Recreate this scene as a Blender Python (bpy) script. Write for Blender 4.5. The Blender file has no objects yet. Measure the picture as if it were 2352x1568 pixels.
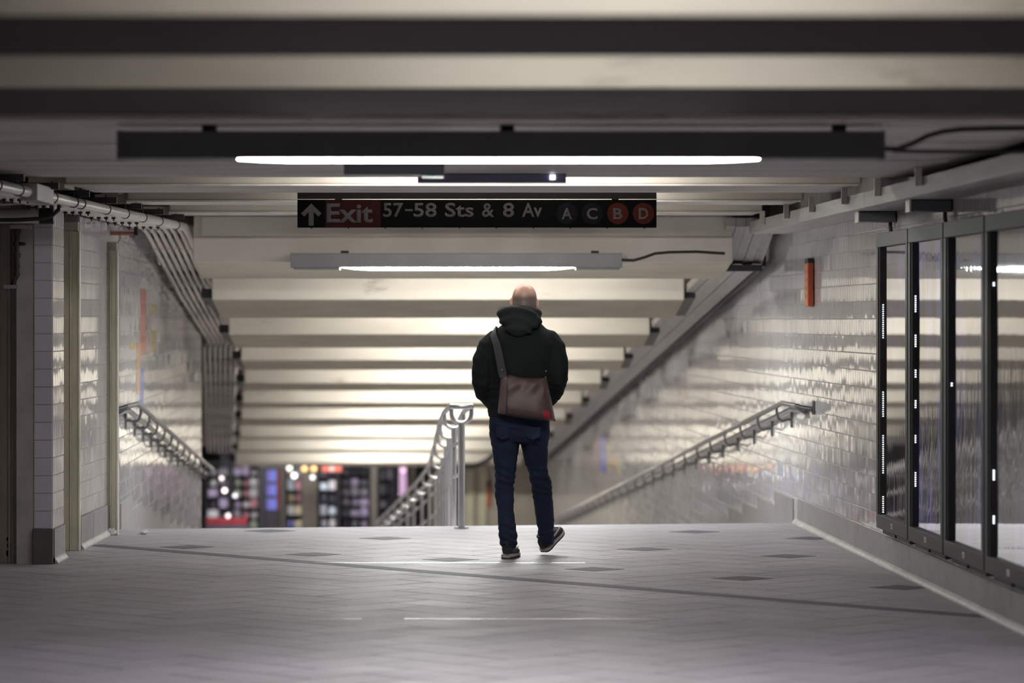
import bpy, bmesh, math, random
from mathutils import Vector, Matrix, noise

random.seed(7)
PI = math.pi
sc = bpy.context.scene
COL = sc.collection

# ------------------------------------------------------------------ camera, world, exposure
F, CX, HY, CAMZ = 8000.0, 1176.0, 735.0, 1.54      # focal length in pixels of the 2352 x 1568 frame, horizon row, eye height
cam_d = bpy.data.cameras.new('camera')
cam = bpy.data.objects.new('camera', cam_d)
COL.objects.link(cam)
cam.location = (0, 0, CAMZ)
cam.rotation_euler = (PI / 2, 0, 0)
cam_d.sensor_width = 36.0
cam_d.lens = F / 2352 * 36
cam_d.shift_y = -(784 - HY) / 2352
cam_d.clip_end = 300
cam_d.dof.use_dof = True
cam_d.dof.focus_distance = 22.4
cam_d.dof.aperture_fstop = 2.0
sc.camera = cam

world = bpy.data.worlds.new('world')
sc.world = world
world.use_nodes = True
world.node_tree.nodes['Background'].inputs[0].default_value = (0.9, 0.92, 1.0, 1)
world.node_tree.nodes['Background'].inputs[1].default_value = 0.02

sc.view_settings.view_transform = 'Standard'
sc.view_settings.look = 'None'
sc.view_settings.gamma = 1
sc.view_settings.use_curve_mapping = False
sc.view_settings.exposure = 0.0
sc.cycles.use_denoising = True
sc.cycles.max_bounces = 8
sc.cycles.diffuse_bounces = 5
sc.cycles.glossy_bounces = 5
sc.cycles.transparent_max_bounces = 8
sc.cycles.sample_clamp_indirect = 6.0

LAMP1 = 54.0       # tube in the near hanging fixture
LAMP2 = 150.0       # tube over the head of the ramp
LAMP0 = 7.0       # fixtures behind and above the frame
BAY_HALL = 70.0     # tubes between the hall beams
BAY_RAMP = 285.0     # tubes between the ramp beams
SHOP = 150.0        # shop lamps


# ------------------------------------------------------------------ helpers
def P(px, py, Y):
    return Vector(((px - CX) / F * Y, Y, CAMZ - (py - HY) / F * Y))


def XR(Y):                      # face of the right wall
    return 3.197 - 0.0395 * Y


def XL(Y):                      # face of the left wall
    return -2.904 if Y < 25.7 else -2.904 - 0.0395 * (Y - 25.7)


def zr(Y):                      # ramp surface
    return 0.0 if Y < 26 else max(-3.0, -(Y - 26) / 12)


class MB:
    """collects shapes for one mesh"""
    def __init__(s):
        s.v, s.f, s.m = [], [], []
        s.cur = 0

    def add(s, vs, fs):
        n = len(s.v)
        s.v += [tuple(v) for v in vs]
        s.f += [tuple(i + n for i in f) for f in fs]
        s.m += [s.cur] * len(fs)
        return s

    def box(s, x0, x1, y0, y1, z0, z1):
        return s.hexa([(x0, y0, z0), (x1, y0, z0), (x1, y1, z0), (x0, y1, z0), (x0, y0, z1), (x1, y0, z1), (x1, y1, z1), (x0, y1, z1)])

    def hexa(s, vs):
        return s.add(vs, [(3, 2, 1, 0), (4, 5, 6, 7), (0, 1, 5, 4), (1, 2, 6, 5), (2, 3, 7, 6), (3, 0, 4, 7)])

    def prism(s, poly, z0, z1):
        n = len(poly)
        vs = [(x, y, z0) for x, y in poly] + [(x, y, z1) for x, y in poly]
        fs = [tuple(range(n - 1, -1, -1)), tuple(range(n, 2 * n))] + [(i, (i + 1) % n, n + (i + 1) % n, n + i) for i in range(n)]
        return s.add(vs, fs)

    def loft(s, rings, cap=True, closed=False):
        k = len(rings[0])
        vs = [p for r in rings for p in r]
        fs = []
        m = len(rings)
        for i in range(m if closed else m - 1):
            a, b = i * k, ((i + 1) % m) * k
            fs += [(a + j, a + (j + 1) % k, b + (j + 1) % k, b + j) for j in range(k)]
        if cap and not closed:
            fs += [tuple(range(k - 1, -1, -1)), tuple((m - 1) * k + j for j in range(k))]
        return s.add(vs, fs)

    def tube(s, pts, r, n=10, flat=None, closed=False, up=(0, 0, 1)):
        pts = [Vector(p) for p in pts]
        m = len(pts)
        rings = []
        for i, p in enumerate(pts):
            if closed:
                t = pts[(i + 1) % m] - pts[i - 1]
            else:
                t = pts[min(i + 1, m - 1)] - pts[max(i - 1, 0)]
            t.normalize()
            u = Vector(up)
            if abs(t.dot(u)) > 0.95:
                u = Vector((0, 1, 0))
            a = t.cross(u).normalized()
            b = a.cross(t).normalized()
            rr = r[i] if isinstance(r, (list, tuple)) else r
            ra, rb = (rr, rr) if flat is None else (rr, rr * flat)
            rings.append([p + a * (math.cos(2 * PI * j / n) * ra) + b * (math.sin(2 * PI * j / n) * rb) for j in range(n)])
        return s.loft(rings, closed=closed)

    def ellipsoid(s, c, rx, ry, rz, nu=16, nv=10, M=None):
        c = Vector(c)
        vs, fs = [], []
        for i in range(1, nv):
            t = PI * i / nv
            for j in range(nu):
                a = 2 * PI * j / nu
                p = Vector((rx * math.sin(t) * math.cos(a), ry * math.sin(t) * math.sin(a), rz * math.cos(t)))
                vs.append(c + (M @ p if M else p))
        top, bot = Vector((0, 0, rz)), Vector((0, 0, -rz))
        vs += [c + (M @ top if M else top), c + (M @ bot if M else bot)]
        T, B = len(vs) - 2, len(vs) - 1
        for i in range(nv - 2):
            for j in range(nu):
                a, b = i * nu + j, i * nu + (j + 1) % nu
                fs.append((a, a + nu, b + nu, b))
        for j in range(nu):
            fs.append((T, j, (j + 1) % nu))
            fs.append((B, (nv - 2) * nu + (j + 1) % nu, (nv - 2) * nu + j))
        return s.add(vs, fs)

    def mesh(s, name, mats, smooth=False):
        me = bpy.data.meshes.new(name)
        me.from_pydata(s.v, [], s.f)
        for m in (mats if isinstance(mats, (list, tuple)) else [mats]):
            me.materials.append(m)
        if any(s.m):
            me.polygons.foreach_set('material_index', s.m)
        bm = bmesh.new()
        bm.from_mesh(me)
        bmesh.ops.recalc_face_normals(bm, faces=bm.faces)
        bm.to_mesh(me)
        bm.free()
        if smooth:
            me.polygons.foreach_set('use_smooth', [True] * len(me.polygons))
            try:
                me.set_sharp_from_angle(angle=math.radians(40))
            except Exception:
                pass
        return me

    def build(s, name, mats, parent=None, smooth=False, bevel=0.0):
        o = bpy.data.objects.new(name, s.mesh(name, mats, smooth))
        COL.objects.link(o)
        if parent:
            o.parent = parent
            o.matrix_parent_inverse = Matrix.Identity(4)
        if bevel:
            b = o.modifiers.new('bevel', 'BEVEL')
            b.width = bevel
            b.segments = 2
            b.limit_method = 'ANGLE'
        return o


def tag(o, label=None, cat=None, group=None, kind=None):
    if label:
        o['label'] = label
    if cat:
        o['category'] = cat
    if group:
        o['group'] = group
    if kind:
        o['kind'] = kind
    return o


def empty(name, label, cat, group=None, loc=(0, 0, 0)):
    o = bpy.data.objects.new(name, None)
    COL.objects.link(o)
    o.location = loc
    o.empty_display_size = 0.1
    return tag(o, label, cat, group)


def inst(name, me, parent, loc=(0, 0, 0), rot=(0, 0, 0)):
    o = bpy.data.objects.new(name, me)
    COL.objects.link(o)
    o.parent = parent
    o.location = loc
    o.rotation_euler = rot
    return o


def remeshed(name, mb, mat, voxel, parent=None, smooth_it=4, displace=None):
    """one continuous smooth surface out of overlapping closed shapes"""
    o = mb.build(name + '_src', mat)
    r = o.modifiers.new('r', 'REMESH')
    r.mode = 'VOXEL'
    r.voxel_size = voxel
    sm = o.modifiers.new('s', 'SMOOTH')
    sm.iterations = smooth_it
    sm.factor = 0.5
    dg = bpy.context.evaluated_depsgraph_get()
    me = bpy.data.meshes.new_from_object(o.evaluated_get(dg))
    bpy.data.objects.remove(o)
    me.name = name
    if displace:
        nrm = [v.normal.copy() for v in me.vertices]
        for v, n in zip(me.vertices, nrm):
            v.co += n * displace(v.co)
    me.materials.clear()
    me.materials.append(mat)
    me.polygons.foreach_set('use_smooth', [True] * len(me.polygons))
    o = bpy.data.objects.new(name, me)
    COL.objects.link(o)
    if parent:
        o.parent = parent
    return o


def text_mesh(body, cap, bold=0.0, depth=0.002):
    """lettering as a mesh in the XZ plane, baseline at 0, cap height = cap, facing -Y; returns (mesh, width)"""
    cu = bpy.data.curves.new('lettering', 'FONT')
    cu.body = body
    cu.size = 1.0
    cu.extrude = 0.0
    cu.offset = bold
    cu.resolution_u = 3
    o = bpy.data.objects.new('lettering_src', cu)
    COL.objects.link(o)
    dg = bpy.context.evaluated_depsgraph_get()
    me = bpy.data.meshes.new_from_object(o.evaluated_get(dg))
    bpy.data.objects.remove(o)
    return me


def place_text(body, x0, x1, z0, cap, y, mat, parent, bold=0.012, name='lettering', depth=0.003):
    me = text_mesh(body, cap, bold)
    xs = [v.co.x for v in me.vertices]
    ref = text_mesh('E', cap, bold)
    h = max(v.co.y for v in ref.vertices) - min(v.co.y for v in ref.vertices)
    b = min(v.co.y for v in ref.vertices)
    sx = (x1 - x0) / (max(xs) - min(xs))
    sz = cap / h
    mx = min(xs)
    for v in me.vertices:
        v.co = Vector((x0 + (v.co.x - mx) * sx, y, z0 + (v.co.y - b) * sz))
    bm = bmesh.new()
    bm.from_mesh(me)
    g = bmesh.ops.extrude_face_region(bm, geom=bm.faces[:])
    bmesh.ops.translate(bm, vec=(0, -depth, 0), verts=[e for e in g['geom'] if isinstance(e, bmesh.types.BMVert)])
    bmesh.ops.recalc_face_normals(bm, faces=bm.faces)
    bm.to_mesh(me)
    bm.free()
    me.materials.clear()
    me.materials.append(mat)
    o = bpy.data.objects.new(name, me)
    COL.objects.link(o)
    o.parent = parent
    return o


# ------------------------------------------------------------------ materials
def mat(name, col, rough=0.5, metal=0.0, spec=0.5, var=0.0, scale=4.0, dark=None, bump=0.0, bscale=60.0, stretch=None, coat=0.0, rand=0.0, emit=None, estr=0.0, rvar=0.0, stain=None, stain_scale=1.5, stain_lo=0.55, stain_hi=0.75):
    m = bpy.data.materials.new(name)
    m.use_nodes = True
    nt = m.node_tree
    b = nt.nodes['Principled BSDF']
    b.inputs['Base Color'].default_value = (*col, 1)
    b.inputs['Roughness'].default_value = rough
    b.inputs['Metallic'].default_value = metal
    b.inputs['Specular IOR Level'].default_value = spec
    b.inputs['Coat Weight'].default_value = coat
    if emit:
        b.inputs['Emission Color'].default_value = (*emit, 1)
        b.inputs['Emission Strength'].default_value = estr
    tc = nt.nodes.new('ShaderNodeTexCoord')
    geo = nt.nodes.new('ShaderNodeNewGeometry')
    src = geo.outputs['Position']
    if stretch:
        mp = nt.nodes.new('ShaderNodeMapping')
        mp.inputs['Scale'].default_value = stretch
        nt.links.new(src, mp.inputs['Vector'])
        src = mp.outputs['Vector']
    cur = None
    if var:
        n = nt.nodes.new('ShaderNodeTexNoise')
        n.inputs['Scale'].default_value = scale
        n.inputs['Detail'].default_value = 6
        nt.links.new(src, n.inputs['Vector'])
        mr = nt.nodes.new('ShaderNodeMapRange')
        mr.inputs['From Min'].default_value = 0.3
        mr.inputs['From Max'].default_value = 0.7
        mr.inputs['To Min'].default_value = 1 - var
        mr.inputs['To Max'].default_value = 1 + var * 0.5
        nt.links.new(n.outputs['Fac'], mr.inputs['Value'])
        mx = nt.nodes.new('ShaderNodeMix')
        mx.data_type = 'RGBA'
        mx.blend_type = 'MULTIPLY'
        mx.inputs['Factor'].default_value = 1
        mx.inputs[6].default_value = (*col, 1)
        nt.links.new(mr.outputs['Result'], mx.inputs[7])
        cur = mx.outputs[2]
    if stain:
        n = nt.nodes.new('ShaderNodeTexNoise')
        n.inputs['Scale'].default_value = stain_scale
        n.inputs['Detail'].default_value = 8
        n.inputs['Roughness'].default_value = 0.65
        nt.links.new(src, n.inputs['Vector'])
        mr = nt.nodes.new('ShaderNodeMapRange')
        mr.inputs['From Min'].default_value = stain_lo
        mr.inputs['From Max'].default_value = stain_hi
        nt.links.new(n.outputs['Fac'], mr.inputs['Value'])
        mx = nt.nodes.new('ShaderNodeMix')
        mx.data_type = 'RGBA'
        nt.links.new(mr.outputs['Result'], mx.inputs['Factor'])
        if cur:
            nt.links.new(cur, mx.inputs[6])
        else:
            mx.inputs[6].default_value = (*col, 1)
        mx.inputs[7].default_value = (*stain, 1)
        cur = mx.outputs[2]
    if rand:
        oi = nt.nodes.new('ShaderNodeObjectInfo')
        mr = nt.nodes.new('ShaderNodeMapRange')
        mr.inputs['To Min'].default_value = 1 - rand
        mr.inputs['To Max'].default_value = 1 + rand
        nt.links.new(oi.outputs['Random'], mr.inputs['Value'])
        mx = nt.nodes.new('ShaderNodeMix')
        mx.data_type = 'RGBA'
        mx.blend_type = 'MULTIPLY'
        mx.inputs['Factor'].default_value = 1
        if cur:
            nt.links.new(cur, mx.inputs[6])
        else:
            mx.inputs[6].default_value = (*col, 1)
        nt.links.new(mr.outputs['Result'], mx.inputs[7])
        cur = mx.outputs[2]
    if cur:
        nt.links.new(cur, b.inputs['Base Color'])
    if rvar:
        n = nt.nodes.new('ShaderNodeTexNoise')
        n.inputs['Scale'].default_value = 2.5
        n.inputs['Detail'].default_value = 5
        nt.links.new(src, n.inputs['Vector'])
        mr = nt.nodes.new('ShaderNodeMapRange')
        mr.inputs['From Min'].default_value = 0.3
        mr.inputs['From Max'].default_value = 0.7
        mr.inputs['To Min'].default_value = rough - rvar
        mr.inputs['To Max'].default_value = rough + rvar
        nt.links.new(n.outputs['Fac'], mr.inputs['Value'])
        nt.links.new(mr.outputs['Result'], b.inputs['Roughness'])
    if bump:
        n = nt.nodes.new('ShaderNodeTexNoise')
        n.inputs['Scale'].default_value = bscale
        n.inputs['Detail'].default_value = 4
        nt.links.new(src, n.inputs['Vector'])
        bp = nt.nodes.new('ShaderNodeBump')
        bp.inputs['Strength'].default_value = bump
        bp.inputs['Distance'].default_value = 0.01
        nt.links.new(n.outputs['Fac'], bp.inputs['Height'])
        nt.links.new(bp.outputs['Normal'], b.inputs['Normal'])
    return m


def emat(name, col, strength):
    return mat(name, (0.03, 0.03, 0.03), 0.4, emit=col, estr=strength)


M = {}
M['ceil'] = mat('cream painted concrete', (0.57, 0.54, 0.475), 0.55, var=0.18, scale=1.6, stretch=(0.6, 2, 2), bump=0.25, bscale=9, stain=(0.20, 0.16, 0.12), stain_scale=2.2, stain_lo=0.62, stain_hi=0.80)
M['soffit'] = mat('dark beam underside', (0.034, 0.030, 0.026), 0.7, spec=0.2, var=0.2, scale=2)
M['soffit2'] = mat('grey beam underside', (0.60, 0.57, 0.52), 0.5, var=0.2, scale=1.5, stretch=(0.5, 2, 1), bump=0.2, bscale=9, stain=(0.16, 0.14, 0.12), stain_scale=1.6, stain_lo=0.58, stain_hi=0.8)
M['dark_wall'] = mat('unseen wall darkened for panes', (0.05, 0.047, 0.045), 0.6, var=0.2, scale=2)  # unseen wall past the bend, darkened so the ad panes reflect less
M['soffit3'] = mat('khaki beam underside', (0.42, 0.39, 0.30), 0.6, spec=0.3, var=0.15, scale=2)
M['slab'] = mat('dark slab concrete', (0.30, 0.28, 0.24), 0.8, var=0.2, scale=2)
M['header'] = mat('off white painted header', (0.60, 0.57, 0.51), 0.55, var=0.15, scale=1.8, bump=0.2, bscale=8, stain=(0.25, 0.21, 0.17), stain_scale=2.5, stain_lo=0.66, stain_hi=0.82)
M['flange'] = mat('painted steel flange', (0.72, 0.69, 0.62), 0.35, var=0.2, scale=6)
M['tile'] = mat('white glazed tile', (0.66, 0.645, 0.655), 0.045, spec=0.95, var=0.10, scale=3, stretch=(1.5, 1.5, 0.35), rand=0.04)
M['tile2'] = mat('white glazed end tile in shade', (0.56, 0.54, 0.60), 0.25, var=0.06, scale=3, rand=0.04)  # same white tile as the walls, with the end face's shade in its colour
M['grout'] = mat('tile grout', (0.40, 0.38, 0.36), 0.8, var=0.2, scale=5)
M['base'] = mat('grey base tile', (0.27, 0.255, 0.255), 0.45, var=0.15, scale=6, rand=0.06)
M['base_dark'] = mat('dark base block', (0.09, 0.085, 0.085), 0.5, var=0.2, scale=9)
M['cove'] = mat('pale cove tile', (0.42, 0.405, 0.40), 0.5, spec=0.3, var=0.15, scale=8, rand=0.06)
M['floor'] = mat('grey floor tile', (0.345, 0.326, 0.357), 0.52, spec=0.30, var=0.12, scale=1.3, rand=0.05, rvar=0.06, bump=0.03, bscale=120, stain=(0.27, 0.26, 0.27), stain_scale=0.9, stain_lo=0.5, stain_hi=0.8)
M['joint'] = mat('dark floor joint', (0.03, 0.028, 0.028), 0.9, spec=0.05)
M['inlay'] = mat('slate inlay tile', (0.125, 0.125, 0.145), 0.6, spec=0.12, var=0.1, scale=5)
M['steel'] = mat('brushed stainless steel', (0.52, 0.52, 0.53), 0.30, 1.0, var=0.05, scale=20)
M['rail_dark'] = mat('dull grey handrail steel', (0.20, 0.205, 0.20), 0.38, 0.85, var=0.1, scale=10)
M['rail_light'] = mat('pale handrail steel', (0.42, 0.42, 0.42), 0.4, 0.7, var=0.1, scale=10)
M['strip'] = mat('polished metal strip', (0.8, 0.8, 0.81), 0.27, 1.0)
M['olive'] = mat('olive cream painted steel', (0.56, 0.54, 0.40), 0.42, var=0.1, scale=5, stain=(0.10, 0.07, 0.05), stain_scale=7, stain_lo=0.70, stain_hi=0.78)
M['column'] = mat('beige painted steel', (0.44, 0.40, 0.34), 0.5, var=0.12, scale=3, stain=(0.03, 0.02, 0.015), stain_scale=5, stain_lo=0.70, stain_hi=0.74)
M['rust'] = mat('rusted hole', (0.02, 0.012, 0.01), 0.9, var=0.3, scale=30)
M['black'] = mat('black painted metal', (0.012, 0.012, 0.013), 0.5)
M['frame'] = mat('charcoal frame metal', (0.048, 0.048, 0.048), 0.55, spec=0.3, var=0.1, scale=8)
M['gap'] = mat('black rubber seal', (0.006, 0.006, 0.006), 0.6)
M['fix_dark'] = mat('grey enamel housing', (0.10, 0.105, 0.115), 0.4, var=0.1, scale=5)
M['fix_grey'] = mat('light grey enamel housing', (0.27, 0.27, 0.28), 0.4, var=0.12, scale=5)
M['conduit'] = mat('painted conduit', (0.60, 0.555, 0.50), 0.38, var=0.12, scale=6, stain=(0.25, 0.13, 0.09), stain_scale=4, stain_lo=0.66, stain_hi=0.8)
M['conduit_w'] = mat('grey white painted pipe', (0.64, 0.60, 0.55), 0.35, var=0.15, scale=5)
M['tray'] = mat('galvanised cable duct', (0.40, 0.385, 0.37), 0.45, 0.2, var=0.15, scale=3, stretch=(8, 0.6, 8))
M['cable'] = mat('black rubber cable', (0.012, 0.012, 0.012), 0.5)
M['red'] = mat('red enamel', (0.048, 0.003, 0.005), 0.5, spec=0.25)
M['navy'] = mat('navy enamel', (0.0025, 0.003, 0.011), 0.5, spec=0.25)
M['vermil'] = mat('orange red enamel', (0.12, 0.015, 0.008), 0.5, spec=0.25)
M['letter'] = mat('white enamel lettering in shade', (0.17, 0.17, 0.175), 0.5)  # white letters greyed: the shade of their unlit front is in the colour
M['sign'] = mat('black enamel sign plate', (0.0035, 0.0043, 0.0048), 0.55, spec=0.12, var=0.1, scale=8)
M['orange'] = mat('orange red sign plastic', (0.52, 0.095, 0.03), 0.4)
M['orange_l'] = mat('orange print on lit side', (0.66, 0.22, 0.10), 0.45)  # inner face of the box sign, with the light on it put in the colour
M['violet'] = mat('violet grey plastic', (0.16, 0.16, 0.27), 0.35)
M['white'] = mat('white paper', (0.75, 0.75, 0.76), 0.7, var=0.1, scale=40)
M['mos_red'] = mat('red mosaic', (0.50, 0.16, 0.14), 0.2, var=0.2, scale=30)
M['mos_yellow'] = mat('ochre mosaic', (0.52, 0.38, 0.15), 0.2, var=0.2, scale=30)
M['mos_orange'] = mat('orange mosaic', (0.52, 0.32, 0.17), 0.2, var=0.2, scale=30)
M['mos_blue'] = mat('blue mosaic', (0.06, 0.13, 0.55), 0.2, var=0.2, scale=30)
M['mos_teal'] = mat('teal mosaic', (0.22, 0.40, 0.40), 0.2, var=0.2, scale=30)
M['lens1'] = emat('near fluorescent lens', (1.0, 0.96, 1.0), LAMP1)
M['lens2'] = emat('far fluorescent lens', (0.95, 1.0, 0.98), LAMP2)
M['lens0'] = emat('hall fluorescent lens', (1.0, 0.96, 0.94), LAMP0)
M['bay_h'] = emat('bay tube hall', (1.0, 0.95, 0.90), BAY_HALL)
M['bay_r'] = emat('bay tube ramp', (1.0, 0.955, 0.87), BAY_RAMP)
M['led'] = emat('white led', (0.85, 0.9, 1.0), 5.0)


# ------------------------------------------------------------------ room shell: floor
CREST = [(-2.95, 25.66), (2.20, 26.5)]


def crest_y(x):
    return 25.66 + (x + 2.95) * (26.5 - 25.66) / 5.15


floor_poly = [(-4.6, -4.0), (XR(-4) + 0.05, -4.0), (XR(26.5) + 0.05, crest_y(XR(26.5) + 0.05)), (-4.6, crest_y(-4.6))]
mb = MB()
mb.prism(floor_poly, -0.35, -0.008)
floor = tag(mb.build('floor', M['joint']), 'grey herringbone tiled concourse floor', None, None, 'structure')


def clip(poly, a, b):            # keep the left side of a->b
    out = []
    ax, ay = a
    bx, by = b
    side = lambda p: (bx - ax) * (p[1] - ay) - (by - ay) * (p[0] - ax)
    for i, p in enumerate(poly):
        q = poly[(i + 1) % len(poly)]
        sp, sq = side(p), side(q)
        if sp >= 0:
            out.append(p)
        if (sp >= 0) != (sq >= 0):
            t = sp / (sp - sq)
            out.append((p[0] + (q[0] - p[0]) * t, p[1] + (q[1] - p[1]) * t))
    return out


def area(p):
    return abs(sum(p[i][0] * p[(i + 1) % len(p)][1] - p[(i + 1) % len(p)][0] * p[i][1] for i in range(len(p)))) / 2


TU = 0.30
ca, sa = math.cos(math.radians(45.3)), math.sin(math.radians(45.3))
tiles = []
for i in range(-90, 91):
    for j in range(-90, 91):
        d = (i - j) % 4
        if d == 0:
            w, h = 2, 1
        elif d == 3:
            w, h = 1, 2
        else:
            continue
        cxm, cym = (i + w / 2) * TU, (j + h / 2) * TU
        X, Y = cxm * ca - cym * sa, cxm * sa + cym * ca + 12
        if not (-5 < X < 3.8 and -0.5 < Y < 27):
            continue
        a = w * TU / 2 - 0.0022
        b = h * TU / 2 - 0.0022
        poly = [(X + x * ca - y * sa, Y + x * sa + y * ca) for x, y in ((-a, -b), (a, -b), (a, b), (-a, b))]
        cl = poly
        for k in range(4):
            cl = clip(cl, floor_poly[k], floor_poly[(k + 1) % 4])
            if len(cl) < 3:
                break
        if len(cl) < 3 or area(cl) < 0.004:
            continue
        inside = abs(area(cl) - area(poly)) < 1e-6
        px = CX + F * X / max(Y, 0.5)
        py = HY + F * CAMZ / max(Y, 0.5)
        vis = -60 < px < 2412 and py < 1600 and X > -3.02 and X < XR(Y)
        tiles.append((Y, X, w > h, cl, inside, vis))
tile_me = {}
for horiz in (True, False):
    a, b = ((TU, TU / 2) if horiz else (TU / 2, TU))
    mm = MB()
    lo = [(x * ca - y * sa, x * sa + y * ca) for x, y in ((-a + .0022, -b + .0022), (a - .0022, -b + .0022), (a - .0022, b - .0022), (-a + .0022, b - .0022))]
    mm.prism(lo, -0.012, 0.0)
    tile_me[horiz] = mm.mesh('tile', M['floor'])
tiles.sort(key=lambda t: t[0])
n_ind = 0
field = MB()
for Y, X, hz, cl, inside, vis in tiles:
    if vis and n_ind < 285:
        n_ind += 1
        if inside:
            inst('tile', tile_me[hz], floor, (X, Y, random.uniform(-0.0002, 0.0002))).scale = (random.uniform(0.978, 0.997), random.uniform(0.978, 0.997), 1)
        else:
            MB().prism(cl, -0.012, 0.0).build('tile', M['floor'], floor)
    else:
        field.prism(cl, -0.012, 0.0)
tag(field.build('tile_field', M['floor'], floor), kind='stuff')

# slate diamonds and the slate border, set a hair proud of the grey tiles
for px, py in ((1595, 1221), (1480, 1261), (1365, 1307), (1705, 1328), (1810, 1277), (1862, 1236), (2070, 1349), (620, 1219), (885, 1236), (430, 1256), (720, 1273), (1035, 1285)):
    Y = F * CAMZ / (py - HY)
    X = (px - CX) / F * Y
    r = 0.185
    MB().prism([(X - r, Y), (X, Y - r), (X + r, Y), (X, Y + r)], -0.01, 0.0018).build('dark_tile', M['inlay'], floor)
a, b = P(215, 1251, F * CAMZ / (1251 - HY)), P(2330, 1421, F * CAMZ / (1421 - HY))
seg = 12
dirv = (b - a).normalized()
nrm = Vector((-dirv.y, dirv.x, 0)) * 0.075
for k in range(seg):
    p, q = a.lerp(b, k / seg) + dirv * 0.002, a.lerp(b, (k + 1) / seg) - dirv * 0.002
    MB().prism([(v.x, v.y) for v in (p - nrm, q - nrm, q + nrm, p + nrm)], -0.01, 0.0014).build('border_tile', M['inlay'], floor)
for py, xs in ((1292, (722, 985, 1148, 1345)), (1421, (640, 832, 928, 1115, 1320, 1520))):
    Y = F * CAMZ / (py - HY)
    for x0, x1 in zip(xs[:-1], xs[1:]):
        if (x0, x1) == (832, 928):
            continue
        X0, X1 = (x0 - CX) / F * Y + 0.002, (x1 - CX) / F * Y - 0.002
        mm = MB()
        n = 5
        mm.loft([[(X, Y - 0.016, -0.006), (X, Y - 0.012, 0.0006), (X, Y - 0.008, 0.0016), (X, Y - 0.004, 0.0021), (X, Y, 0.0023), (X, Y + 0.004, 0.0021), (X, Y + 0.008, 0.0016), (X, Y + 0.012, 0.0006), (X, Y + 0.016, -0.006)] for X in (X0, X1)])
        mm.build('metal_strip', M['strip'], floor, smooth=True)

# ramp and lower hall floor
mb = MB()
L1, L2, L3 = [], [], []
vs = []
for Y in (25.5, 26.0, 38.0, 62.0, 90.0):
    xl, xr = XL(Y) - (0.05 if Y < 40 else 5.5), XR(Y) + 0.05 if Y < 60 else 2.0
    y0 = Y
    z = zr(Y) if Y > 26 else 0
    if Y < 26.01:
        vs += [(xl, crest_y(xl) + (Y - 26.0) * 0 + (0.002 if Y < 26 else 0.06), -0.001 if Y < 26 else -0.006), (xr, crest_y(xr) + (0.002 if Y < 26 else 0.06), -0.001 if Y < 26 else -0.006)]
    else:
        vs += [(xl, Y, z), (xr, Y, z)]
n = len(vs)
vs += [(x, y, z - 0.3) for x, y, z in vs]
fs = []
for i in range(0, n - 2, 2):
    fs += [(i, i + 1, i + 3, i + 2), (n + i, n + i + 2, n + i + 3, n + i + 1), (i, i + 2, n + i + 2, n + i), (i + 1, n + i + 1, n + i + 3, i + 3)]
fs += [(0, n, n + 1, 1), (n - 2, n - 1, 2 * n - 1, 2 * n - 2)]
mb.add(vs, fs)
tag(mb.build('floor', M['floor']), 'grey ramp going down beyond the crest to the shops', None, None, 'structure')

# ------------------------------------------------------------------ room shell: walls
TH, TW = 0.112, 0.112


def wall_tile_mesh(w, h, m, name='tile'):
    mm = MB()
    a, b, c = w / 2 - 0.0015, h / 2 - 0.0015, 0.0025
    mm.add([(-a, 0.004, -b), (a, 0.004, -b), (a, 0.004, b), (-a, 0.004, b),
            (-a, -0.0035, -b), (a, -0.0035, -b), (a, -0.0035, b), (-a, -0.0035, b),
            (-a + c, -0.0055, -b + c), (a - c, -0.0055, -b + c), (a - c, -0.0055, b - c), (-a + c, -0.0055, b - c)],
           [(0, 1, 5, 4), (1, 2, 6, 5), (2, 3, 7, 6), (3, 0, 4, 7), (4, 5, 9, 8), (5, 6, 10, 9), (6, 7, 11, 10), (7, 4, 8, 11), (8, 9, 10, 11)])
    return mm.mesh(name, m)


def tile_into(mm, Mx, w, h):
    a, b, c = w / 2 - 0.0015, h / 2 - 0.0015, 0.0025
    vs = [(-a, -0.0005, -b), (a, -0.0005, -b), (a, -0.0005, b), (-a, -0.0005, b),
          (-a + c, -0.0055, -b + c), (a - c, -0.0055, -b + c), (a - c, -0.0055, b - c), (-a + c, -0.0055, b - c)]
    mm.add([Mx @ Vector(v) for v in vs], [(0, 1, 5, 4), (1, 2, 6, 5), (2, 3, 7, 6), (3, 0, 4, 7), (4, 5, 6, 7)])


def tilt():
    return random.gauss(0, 0.0058), random.gauss(0, 0.004)


# right wall: local tile frame has -y pointing into the hall
hd = math.atan(0.0395)
mb = MB()
mb.hexa([(XR(-4), -4, -4.2), (XR(-4) + 0.5, -4, -4.2), (XR(66) + 0.5, 66, -4.2), (XR(66), 66, -4.2),
         (XR(-4), -4, 3.2), (XR(-4) + 0.5, -4, 3.2), (XR(66) + 0.5, 66, 3.2), (XR(66), 66, 3.2)])
wall_r = tag(mb.build('wall_right', M['grout']), 'white glazed tile wall on the right of the hall', None, None, 'structure')
rz_r = PI / 2 + hd + PI       # local -y turned to face -X
me_t = wall_tile_mesh(TW, TH, M['tile'])
field = MB()
cnt = 0
cells = []
rows = list(range(-36, 19))
Y = 14.0
k = 0
while Y < 64:
    for r in rows:
        z = 0.205 + (r + 0.5) * TH
        yy = Y + (TW / 2 if r % 2 else 0)
        top = 2.30 if yy < 27 else 2.3 - (yy - 27) / 12
        if z < zr(yy) - 0.02 or z > top:
            continue
        cells.append((yy, z))
    Y += TW * math.cos(hd)
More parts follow.
